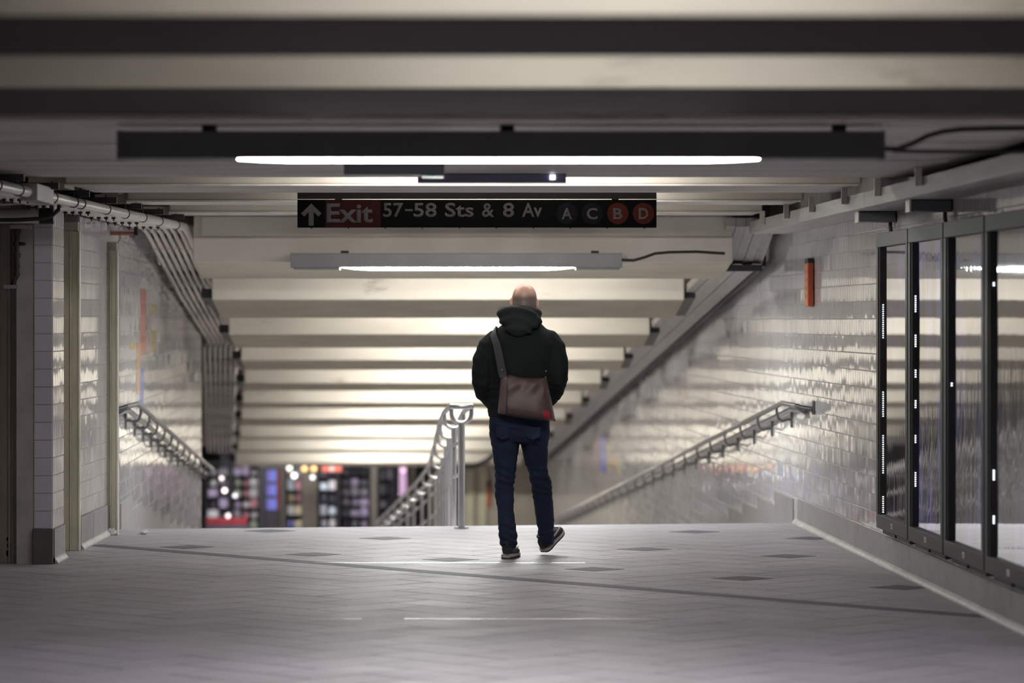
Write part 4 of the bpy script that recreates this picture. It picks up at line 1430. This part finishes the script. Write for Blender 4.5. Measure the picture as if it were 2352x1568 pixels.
for s in (-1, 1):
    e = MB().ellipsoid(HC + Vector((s * 0.031, 0.0835, -0.008)), 0.012, 0.012, 0.011, 14, 10).build('eye', M['white'], None, smooth=True)
    pp(e)
    e = MB().ellipsoid(HC + Vector((s * 0.031, 0.0935, -0.008)), 0.005, 0.0035, 0.005, 10, 8).build('iris', M['black'], None, smooth=True)
    pp(e)


def folds(co):
    x, y, z = co
    n1 = noise.noise(Vector((x * 7, y * 5, z * 11)))
    n2 = noise.noise(Vector(((x + 0.55 * z) * 16 + 3, y * 7, (z - 0.4 * x) * 7)))
    d = 0.004 * n1 + 0.0036 * n2
    if z < 1.16 and abs(x - 0.055) < 0.22:
        d += 0.0035 * math.sin(z * 150 + 4 * n1)
    if abs(x - 0.05) > 0.19:
        d += 0.0018 * math.sin(z * 62 + x * 60 + 7 * n1)
    return d


mm = MB()
mm.loft([ring(*t) for t in torso[:-1]] + [ring(946, 1123, 1264, 0, 0.128)])
arm(mm, armL)
arm(mm, armR)
mm.ellipsoid(P(1194, 920, PYB + 0.135), 0.15, 0.055, 0.095, 20, 12)          # front pocket around the hands
hoodie = pp(remeshed('hoodie', mm, hood_m, 0.009, None, 6, folds))
# ribbed hem
mm = MB()
mm.loft([ring(938, 1120, 1267, 0, 0.133), ring(942, 1119.5, 1267, 0, 0.135), ring(955, 1122, 1265, 0, 0.131), ring(960, 1126, 1262, 0, 0.125)])
pp(mm.build('hem', rib_m, None, smooth=True))
# hood lying on the back
mm = MB()
c = P(1193, 728, PYB - 0.015)
pts = []
for j in range(28):
    a = 2 * PI * j / 28
    x, y = 0.108 * math.cos(a), 0.098 * math.sin(a)
    z = 0.030 - 0.30 * max(0, y) - 0.10 * x - 0.05 * abs(x)
    pts.append(c + Vector((x, y, z)))
rad = [0.040 + 0.014 * max(0, -math.sin(2 * PI * j / 28)) for j in range(28)]
mm.tube(pts, rad, 14, closed=True)
Mx = Matrix.Rotation(0.10, 3, 'Y')
mm.ellipsoid(P(1193, 738, PYB - 0.105), 0.132, 0.062, 0.064, 24, 14, Mx)
mm.ellipsoid(P(1192, 756, PYB - 0.125), 0.092, 0.045, 0.046, 20, 12)
mm.ellipsoid(P(1160, 722, PYB - 0.07), 0.055, 0.06, 0.050, 18, 12)
mm.ellipsoid(P(1228, 735, PYB - 0.07), 0.050, 0.06, 0.046, 18, 12)


def hfold(co):
    x, y, z = co
    n1 = noise.noise(Vector((x * 6, y * 5, z * 6)))
    return 0.008 * math.sin((z + 0.20 * x + 0.35 * (x - 0.05) ** 2 * 8) * 110 + 3.2 * n1) * (0.6 if y < 22.56 else 0.2) + 0.004 * n1


hood = pp(remeshed('hood', mm, hoodin_m, 0.008, None, 5, hfold))


def jfolds(co):
    x, y, z = co
    n1 = noise.noise(Vector((x * 9, y * 7, z * 12)))
    n2 = noise.noise(Vector((x * 5 + z * 9, y * 4, z * 22)))
    knee = math.exp(-((z - 0.50) / 0.16) ** 2) + 0.9 * math.exp(-((z - 0.14) / 0.09) ** 2) + 0.5 * math.exp(-((z - 0.80) / 0.08) ** 2)
    return 0.003 * n1 + knee * (0.0060 * n2 + 0.0030 * math.sin(z * 120 + x * 40 + 4 * n1))


mm = MB()
mm.loft([ring(940, 1126, 1262, 0, 0.115), ring(955, 1124, 1263, 0, 0.122), ring(980, 1123, 1263, -0.005, 0.128), ring(1005, 1124, 1262, 0, 0.120), ring(1014, 1130, 1258, 0, 0.10)])
mm.loft([ring(*t) for t in [(985, 1125, 1196, 0.0, 0.11)] + legL])
mm.loft([ring(*t) for t in [(985, 1192, 1262, 0.0, 0.11)] + legR])
jeans = pp(remeshed('jeans', mm, jean_m, 0.0075, None, 4, jfolds))
# back pockets on the jeans, showing below the bag on the left
for x0, x1 in ((1138, 1172), (1206, 1242)):
    mm = MB()
    g = []
    for (a, b) in ((x0, 978), (x1, 980), (x1 - 2, 1003), ((x0 + x1) / 2, 1010), (x0 + 2, 1002)):
        g.append(P(a, b, PYB - 0.132))
    n = len(g)
    mm.v = [tuple(v) for v in g] + [tuple(v + Vector((0, 0.02, 0))) for v in g]
    mm.f = [tuple(range(n)), tuple(range(2 * n - 1, n - 1, -1))] + [(i, n + i, n + (i + 1) % n, (i + 1) % n) for i in range(n)]
    mm.m = [0] * len(mm.f)
    pp(mm.build('back_pocket', jean_m, None))


def shoe(name, heel, yaw, pitch, label, L=0.295):
    """sections along the foot from heel (y=0) to toe (y=L), sole bottom at z=0"""
    Rm = Matrix.Rotation(yaw, 4, 'Z') @ Matrix.Rotation(pitch, 4, 'X')
    T = Matrix.Translation(heel) @ Rm
    sec = [(0.0, .022, .034, .075), (0.012, .034, .032, .102), (0.045, .041, .031, .110), (0.09, .041, .030, .106), (0.13, .042, .029, .094), (0.17, .046, .028, .080), (0.21, .050, .028, .068), (0.245, .048, .028, .060), (0.275, .038, .029, .050), (0.293, .020, .031, .042)]
    prt = empty(name, None, None)
    def rings(f):
        out = []
        for (t, hw_, zs, zt_) in sec:
            r = []
            for j in range(20):
                a = 2 * PI * j / 20
                x, z = f(t, hw_, zs, zt_, a)
                r.append(T @ Vector((x, t * L / 0.293, z)))
            out.append(r)
        return out
    up = MB().loft(rings(lambda t, h, zs, zt_, a: (h * 0.97 * math.copysign(abs(math.cos(a)) ** 0.8, math.cos(a)), (zs + zt_) / 2 - 0.006 + (zt_ - zs + 0.012) / 2 * math.sin(a))))
    so = MB().loft(rings(lambda t, h, zs, zt_, a: ((h + 0.004) * math.copysign(abs(math.cos(a)) ** 0.45, math.cos(a)), 0.008 + (zs - 0.008) / 2 * (1 + math.copysign(abs(math.sin(a)) ** 0.5, math.sin(a))))))
    ou = MB().loft(rings(lambda t, h, zs, zt_, a: ((h + 0.003) * math.copysign(abs(math.cos(a)) ** 0.45, math.cos(a)), 0.0045 + 0.004 * math.copysign(abs(math.sin(a)) ** 0.5, math.sin(a)))))
    objs = [up.build('upper', shoe_m, prt, smooth=True), so.build('midsole', sole_m, prt, smooth=True), ou.build('outsole', out_m, prt, smooth=True)]
    # pale curved tick mark on the sides
    for s in (-1, 1):
        pts = [(0.065, .082, .005), (0.085, .068, .010), (0.105, .062, .011), (0.135, .062, .008), (0.165, .067, .005), (0.19, .074, .002)]
        mm = MB()
        def hwid(t):
            for (a, b) in zip(sec[:-1], sec[1:]):
                if t <= b[0]:
                    return a[1] + (b[1] - a[1]) * (t - a[0]) / (b[0] - a[0])
            return sec[-1][1]
        for (t, z, w) in pts:
            for dz, dx in ((-w / 2, 0.002), (w / 2, 0.0005), (w / 2, -0.008), (-w / 2, -0.008)):
                mm.v.append(tuple(T @ Vector((s * (hwid(t) + dx + 0.0005), t, z + dz))))
        for i in range(len(pts) - 1):
            for j in range(4):
                a = i * 4 + j
                b_ = i * 4 + (j + 1) % 4
                mm.f.append((a, b_, b_ + 4, a + 4))
        n_ = len(mm.v)
        mm.f += [(3, 2, 1, 0), (n_ - 4, n_ - 3, n_ - 2, n_ - 1)]
        mm.m = [0] * len(mm.f)
        objs.append(mm.build('tick_mark', sole_m, prt))
    # collar, laces and heel tab
    mm = MB()
    mm.tube([T @ Vector((x, y, z)) for x, y, z in [(0.033 * math.cos(2 * PI * j / 16), 0.050 + 0.042 * math.sin(2 * PI * j / 16), 0.108 - 0.004 * math.sin(2 * PI * j / 16)) for j in range(16)]], 0.009, 8, closed=True)
    objs.append(mm.build('collar', shoe_m, prt, smooth=True))
    mm = MB()
    for q in range(4):
        y = 0.115 + q * 0.024
        mm.tube([T @ Vector((x, y, 0.098 - q * 0.009 - 6 * x * x)) for x in (-0.026, -0.012, 0, 0.012, 0.026)], 0.0035, 6)
    objs.append(mm.build('laces', out_m, prt, smooth=True))
    MB().hexa([T @ Vector(v) for v in ((-.009, -.006, .078), (.009, -.006, .078), (.009, .006, .078), (-.009, .006, .078), (-.009, -.004, .112), (.009, -.004, .112), (.009, .006, .112), (-.009, .006, .112))]).build('heel_tab', shoe_m, prt)
    pp(prt)
    return prt


shoe('shoe', Vector((P(1164, 1283, 22.45).x, 22.45, 0.001)), -0.16, 0.0, None)
shoe('shoe', Vector((P(1250, 1268, 22.9).x, 22.9, 0.014)), -0.60, 0.56, None, 0.235)

# ------------------------------------------------------------------ messenger bag
bag = empty('messenger_bag', 'brown messenger bag with red corner patch slung across back of the man', 'bag', None, (0.06, PYB - 0.2, 0.95))
binv = Matrix.Translation(-Vector(bag.location))
def bp_(o):
    o.parent = bag
    o.matrix_parent_inverse = binv
    return o
TL, TR, BR, BL = (1150, 857), (1256, 867), (1276, 967), (1143, 950)
def quad(u, v):
    a = (TL[0] + (TR[0] - TL[0]) * u, TL[1] + (TR[1] - TL[1]) * u + 5 * math.sin(u * PI) * (1 if u > 0.3 else 0.6))
    b = (BL[0] + (BR[0] - BL[0]) * u, BL[1] + (BR[1] - BL[1]) * u + 3 * math.sin(u * PI))
    return a[0] + (b[0] - a[0]) * v, a[1] + (b[1] - a[1]) * v
BY0 = PYB - 0.150
def surf(u, v, off=0.0):
    px, py = quad(u, v)
    th = 0.045 + 0.052 * v
    bul = (1 - abs(2 * u - 1) ** 5) ** 0.5 * (1 - abs(2 * v - 1) ** 6) ** 0.4
    wr = 0.006 * noise.noise(Vector((u * 4 + v * 2.0, v * 2 - u * 1.5, 1.7))) + 0.005 * math.sin((u * 1.1 + v * 0.8) * 16) * math.exp(-((v - 0.25) / 0.22) ** 2)
    y = BY0 - th * bul - wr * bul - off
    return P(px, py, y)
def grid(u0, u1, v0, v1, off, nu=20, nv=20, back=0.008):
    mm = MB()
    fr, bk = [], []
    for i in range(nv + 1):
        for j in range(nu + 1):
            p = surf(u0 + (u1 - u0) * j / nu, v0 + (v1 - v0) * i / nv, off)
            fr.append(p)
            bk.append(p + Vector((0, back, 0)) if back else Vector((p.x, BY0 + 0.01, p.z)))
    n = len(fr)
    w = nu + 1
    mm.v = [tuple(p) for p in fr + bk]
    for i in range(nv):
        for j in range(nu):
            a = i * w + j
            mm.f.append((a, a + w, a + w + 1, a + 1))
            mm.f.append((n + a, n + a + 1, n + a + w + 1, n + a + w))
    border = [j for j in range(w)] + [i * w + nu for i in range(1, nv + 1)] + [nv * w + j for j in range(nu - 1, -1, -1)] + [i * w for i in range(nv - 1, 0, -1)]
    for a, b in zip(border, border[1:] + border[:1]):
        mm.f.append((a, b, n + b, n + a))
    mm.m = [0] * len(mm.f)
    return mm
bp_(grid(0, 1, 0, 1, 0.0, 28, 24, None).build('body', bag_m, None, smooth=True))
bp_(grid(0.165, 0.985, 0.005, 0.93, 0.004, 26, 24).build('flap', bag_m, None, smooth=True))
bp_(grid(0.0, 0.135, 0.02, 0.97, 0.003, 6, 20).build('gusset', bag2_m, None, smooth=True))
bp_(grid(0.138, 0.165, 0.0, 0.99, 0.006, 3, 24).build('zip', zip_m, None, smooth=True))
bp_(grid(0.80, 0.935, 0.765, 0.955, 0.0065, 6, 6).build('patch', patch_m, None, smooth=True))
bp_(grid(0.42, 0.58, 0.925, 0.935, 0.006, 6, 2).build('piping', strap_m, None, smooth=True))


def ribbon(path, w, m, name):
    pts = [P(x, y, PYB + d) for x, y, d in path]
    mm = MB()
    for i, p in enumerate(pts):
        t = (pts[min(i + 1, len(pts) - 1)] - pts[max(i - 1, 0)]).normalized()
        cen = P(1195, path[i][1], PYB)
        out = Vector((p.x - cen.x, (p.y - cen.y) * 1.6, 0.0))
        if i in (5, 6, 7):
            out += Vector((0, 0, 0.12))
        out = (out - t * out.dot(t)).normalized()
        side = t.cross(out).normalized()
        for a, b in ((-1, 0), (1, 0), (1, 1), (-1, 1)):
            mm.v.append(tuple(p + side * (w / 2 * a) + out * (0.005 * b)))
    for i in range(len(pts) - 1):
        for j in range(4):
            a, b = i * 4 + j, i * 4 + (j + 1) % 4
            mm.f.append((a, b, b + 4, a + 4))
    n = len(mm.v)
    mm.f += [(3, 2, 1, 0), (n - 4, n - 3, n - 2, n - 1)]
    mm.m = [0] * len(mm.f)
    o = bp_(mm.build(name, m, None, smooth=True))
    return o


ribbon([(1156, 864, -0.172), (1152, 846, -0.168), (1147, 818, -0.165), (1141, 790, -0.150), (1135, 773, -0.118), (1133, 763, -0.072), (1135, 757, -0.015), (1139, 761, 0.05), (1150, 770, 0.125), (1180, 820, 0.150), (1225, 850, 0.155), (1262, 862, 0.09), (1276, 866, 0.0), (1270, 868, -0.05)], 0.055, strap_m, 'strap')
for (x, y, d) in ((1153, 849, -0.182), (1254, 852, -0.160), (1253, 866, -0.172)):
    bp_(MB().ellipsoid(P(x, y, PYB + d), 0.005, 0.004, 0.005, 10, 8).build('rivet', M['steel'], None, smooth=True))
bp_(MB().box(P(1148, 860, PYB).x, P(1163, 860, PYB).x, PYB - 0.185, PYB - 0.15, P(0, 868, PYB).z, P(0, 858, PYB).z).build('strap_anchor', strap_m, None, bevel=0.004))

# ------------------------------------------------------------------ shop hall beyond the ramp
def gx(px, Y):
    return (px - CX) / F * Y
def gz(py, Y):
    return CAMZ - (py - HY) / F * Y


steel_d = mat('dark shop steel', (0.02, 0.02, 0.024), 0.4)
shop_cols = {
    'lilac': (0.42, 0.36, 0.55), 'rose': (0.50, 0.25, 0.30), 'white': (0.62, 0.62, 0.66), 'grey': (0.25, 0.25, 0.30), 'blue': (0.16, 0.20, 0.50), 'red': (0.20, 0.018, 0.028),
    'green': (0.36, 0.42, 0.34), 'sand': (0.48, 0.42, 0.30), 'dark': (0.05, 0.05, 0.07), 'pale': (0.55, 0.66, 0.75)}
SM = {k: mat('carton ' + k, c, 0.4, var=0.2, scale=6) for k, c in shop_cols.items()}
rnd = random.Random(21)


def shelf(px0, px1, Y, rows, cols, label, goods, cols_n, where, top=1062, depth=0.45):
    x0, x1 = gx(px0, Y), gx(px1, Y)
    zt_ = gz(top, Y)
    t = empty('display_shelf', label, 'shelf', None, ((x0 + x1) / 2, Y, -3.0))
    w = (x1 - x0) / 2
    H = zt_ + 3.0
    for s in (-1, 1):
        MB().box(s * w - 0.02, s * w + 0.02, -0.02, depth, 0, H).build('upright', steel_d, t)
    MB().box(-w, w, depth - 0.02, depth, 0.02, H).build('back_panel', SM['dark'], t)
    n = rows
    for r in range(n + 1):
        z = 0.06 + (H - 0.1) * r / n
        MB().box(-w + .021, w - .021, 0, depth - 0.021, z - 0.012, z).build('shelf_board', steel_d, t)
        if r == n:
            break
        zz = z - 3.0
        hh = (H - 0.1) / n
        if zz + hh < gz(1215, Y) - 0.1:
            continue
        for c in range(cols_n):
            cw = (2 * w - 0.06) / cols_n
            xc = (x0 + x1) / 2 - w + 0.03 + cw * (c + 0.5)
            key = rnd.choice(cols)
            bw, bh = cw * rnd.uniform(0.72, 0.97), hh * rnd.uniform(0.5, 0.88)
            boxy = rnd.random() < 0.5
            if boxy:
                mm = MB().box(-bw / 2, bw / 2, 0, depth * 0.7, 0, bh * 0.82)
                mm.box(-bw / 2.05, bw / 2.05, 0.01, depth * 0.69, bh * 0.821, bh)
            else:
                q = min(bw / 2, 0.12)
                mm = MB()
                mm.loft([[(rr * math.cos(2 * PI * j / 12), 0.15 + rr * math.sin(2 * PI * j / 12), z_) for j in range(12)] for rr, z_ in ((q * .9, 0), (q, .02), (q, bh * .65), (q * .45, bh * .8), (q * .45, bh))])
            o = mm.build('package', SM[key])
            o.location = (xc, Y + 0.03, zz)
            tag(o, '%s %s, %s row from top, %s from left, %s' % (key, 'box' if boxy else 'bottle', ordn[n - 1 - r], ordn[c], where), 'package', goods)
    return t


shelf(473, 528, 71.0, 7, ['lilac', 'white', 'grey', 'dark', 'grey'], 'dark display shelf of pale packages at far left of shop hall', 'pale package on leftmost shop shelf', 2, 'leftmost shop shelf')
shelf(532, 596, 71.0, 7, ['grey', 'white', 'green', 'rose', 'lilac'], 'display shelf of grey green packages left of the dark pillar', 'grey green package on second shop shelf', 3, 'second shop shelf from left')
shelf(655, 696, 71.0, 6, ['pale', 'blue', 'white', 'sand', 'rose'], 'display shelf of pale blue packages right of the violet screens', 'pale blue package beside the violet screens', 2, 'shelf right of the screens')
shelf(730, 776, 71.0, 6, ['pale', 'white', 'grey', 'dark', 'rose'], 'display shelf of white boxes under the red lit sign', 'white or pale box under the red lit sign', 2, 'shelf under red sign')
shelf(780, 850, 72.0, 7, ['grey', 'lilac', 'grey', 'dark'], 'dim grey display shelf between red sign and centre handrail', 'dim grey package on shelf left of centre handrail', 3, 'dim grey shelf')
shelf(868, 905, 72.0, 5, ['dark', 'grey', 'dark'], 'nearly black narrow shelf just left of centre handrail foot', 'dark package on nearly black narrow shelf', 2, 'nearly black shelf')


def pillar(px0, px1, Y, m, label):
    t = empty('shop_pillar', label, 'pillar', None, (gx((px0 + px1) / 2, Y), Y, -3.0))
    w = (gx(px1, Y) - gx(px0, Y)) / 2
    MB().box(-w, w, 0, 0.3, 0.121, 2.44).build('shaft', m, t, bevel=0.01)
    MB().box(-w - 0.02, w + 0.02, -0.02, 0.32, 0, 0.12).build('plinth', steel_d, t)
    return t


pillar(596, 607, 70.3, steel_d, 'dark slim pillar between grey green shelf and violet screens')
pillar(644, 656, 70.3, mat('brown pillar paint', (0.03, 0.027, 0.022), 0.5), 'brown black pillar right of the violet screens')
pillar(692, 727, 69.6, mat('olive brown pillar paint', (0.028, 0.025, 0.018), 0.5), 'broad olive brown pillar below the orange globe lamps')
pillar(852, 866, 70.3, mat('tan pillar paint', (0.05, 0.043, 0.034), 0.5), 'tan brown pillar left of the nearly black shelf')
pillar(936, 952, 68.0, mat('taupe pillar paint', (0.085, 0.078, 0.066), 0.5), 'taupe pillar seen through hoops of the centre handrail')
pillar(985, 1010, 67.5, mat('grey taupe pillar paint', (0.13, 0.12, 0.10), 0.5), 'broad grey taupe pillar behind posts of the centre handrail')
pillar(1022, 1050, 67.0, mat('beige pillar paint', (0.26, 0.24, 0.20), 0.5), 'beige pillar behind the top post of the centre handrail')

t = empty('screen_stand', 'stand of violet blue lit screens beside a red strip', 'screen', None, (gx(626, 70.5), 70.5, -3.0))
w = (gx(643, 70.5) - gx(607, 70.5)) / 2
MB().box(-w, w, 0.03, 0.2, 0, 2.42).build('cabinet', steel_d, t)
scr = emat('violet screen', (0.16, 0.13, 0.62), 0.8)
scr2 = emat('blue screen', (0.10, 0.20, 0.75), 1.0)
z = gz(1170, 70.5) + 3.0
for k in range(3):
    MB().box(-w + 0.04, 0.0, 0.0, 0.029, z, z + 0.22).build('screen', scr, t)
    MB().box(0.005, 0.07, 0.0, 0.029, z, z + 0.22).build('screen', scr2, t)
    z += 0.285
MB().box(0.09, w - 0.02, 0.0, 0.029, gz(1172, 70.5) + 3.0, gz(1078, 70.5) + 3.0).build('red_strip', SM['red'], t)
t = empty('low_counter', 'low red fronted counter before the leftmost shop shelves', 'counter', None, (gx(520, 69.5), 69.5, -3.0))
w = (gx(566, 69.5) - gx(474, 69.5)) / 2
MB().box(-w, w, 0, 0.5, 0, gz(1204, 69.5) + 3.0).build('body', SM['dark'], t)
MB().box(-w, w, -0.01, 0.5, gz(1203.5, 69.5) + 3.0, gz(1191, 69.5) + 3.0).build('red_top', SM['red'], t)


def globe(px, py, r, col, st, label, Y=69.0):
    t = empty('globe_lamp', label, 'lamp', None, (gx(px, Y), Y, gz(py, Y)))
    MB().ellipsoid((0, 0, 0), r, r, r, 16, 12).build('globe', emat('glow ' + label[:14], col, st), t, smooth=True)
    MB().tube([(0, 0, r * 0.96), (0, 0, -0.555 - gz(py, Y))], 0.008, 6).build('cord', steel_d, t)


globe(699, 1076, 0.055, (1.0, 0.55, 0.16), 2.6, 'left orange glowing globe lamp hung in shop hall')
globe(721, 1076, 0.055, (1.0, 0.55, 0.16), 2.6, 'right orange glowing globe lamp beside the red sign')
globe(665, 1075, 0.05, (0.85, 0.9, 0.75), 3.0, 'pale white glowing globe lamp left of the orange globes')
globe(676, 1092, 0.05, (0.9, 0.95, 1.0), 4.0, 'small bright white lamp just under the pale globe')
globe(509, 1098, 0.035, (1.0, 0.85, 0.85), 3.5, 'upper small white lamp on the leftmost shop shelves')
globe(516, 1126, 0.04, (1.0, 0.82, 0.78), 5.0, 'middle small pinkish lamp on the leftmost shop shelves')
globe(540, 1138, 0.035, (0.95, 0.9, 1.0), 3.0, 'small white lamp right of the pinkish lamp')
globe(524, 1184, 0.04, (1.0, 0.85, 0.85), 3.0, 'lowest small white lamp above the red fronted counter')
globe(718, 1096, 0.04, (0.95, 0.95, 1.0), 3.0, 'small white lamp just under the right orange globe')
globe(926, 1080, 0.05, (0.95, 0.5, 0.75), 1.6, 'pink glowing lamp seen left of centre handrail')

t = empty('lit_sign', 'red orange glowing shop sign with a white middle', 'sign', None, (gx(762, 69.0), 69.0, gz(1075.5, 69.0)))
w, h = (gx(785, 69) - gx(739, 69)) / 2, (gz(1068, 69) - gz(1083, 69)) / 2
MB().box(-w, w, 0, 0.06, -h, h).build('case', steel_d, t)
MB().box(-w + .004, w - .004, -0.008, -0.0005, -h + .004, h - .004).build('red_face', emat('red sign glow', (1.0, 0.075, 0.02), 1.1), t)
MB().box(-w * 0.2, w * 0.2, -0.014, -0.0085, -h * 0.8, h * 0.8).build('white_face', emat('white sign glow', (1.0, 0.85, 0.75), 1.0), t)
for s in (-0.6, 0.6):
    MB().box(w * s - 0.008, w * s + 0.008, 0.02, 0.036, h, -0.55 - gz(1075.5, 69.0)).build('hanger', steel_d, t)
t = empty('banner', 'narrow pink violet banner hanging left of centre handrail', 'banner', None, (gx(925, 70.0), 70.0, gz(1140, 70)))
MB().box(-0.07, 0.07, 0, 0.012, 0, gz(1066, 70) - gz(1140, 70)).build('cloth', mat('pink violet cloth', (0.24, 0.15, 0.25), 0.6), t)
MB().box(-0.09, 0.09, -0.006, 0.018, gz(1066, 70) - gz(1140, 70) + .001, gz(1062, 70) - gz(1140, 70)).build('rod', steel_d, t)
tag(MB().tube([P(1062, 1070, 63.4), P(1085, 1070, 63.4), P(1102, 1066, 63.4), P(1118, 1058, 63.4), P(1132, 1046, 63.4), P(1150, 1030, 63.4)], 0.05, 10).build('cable_loop', M['cable'], smooth=True), 'dark cable curving at foot of the ramp ceiling on the right', 'cable')
# ceiling lamps of the shop hall
for k, (x, y) in enumerate(((-5.0, 68.3), (-3.4, 68.3), (-1.7, 68.3))):
    t = empty('shop_light', 'flat fluorescent fixture on the shop hall ceiling', 'ceiling lamp', 'flat fixtures of the shop hall', (x, y, -0.551))
    MB().box(-0.6, 0.6, -0.15, 0.15, -0.05, 0).build('housing', M['fix_grey'], t)
    MB().box(-0.57, 0.57, -0.12, 0.12, -0.065, -0.0505).build('lens', emat('shop lens %d' % k, (1, 0.95, 0.92), SHOP), t)
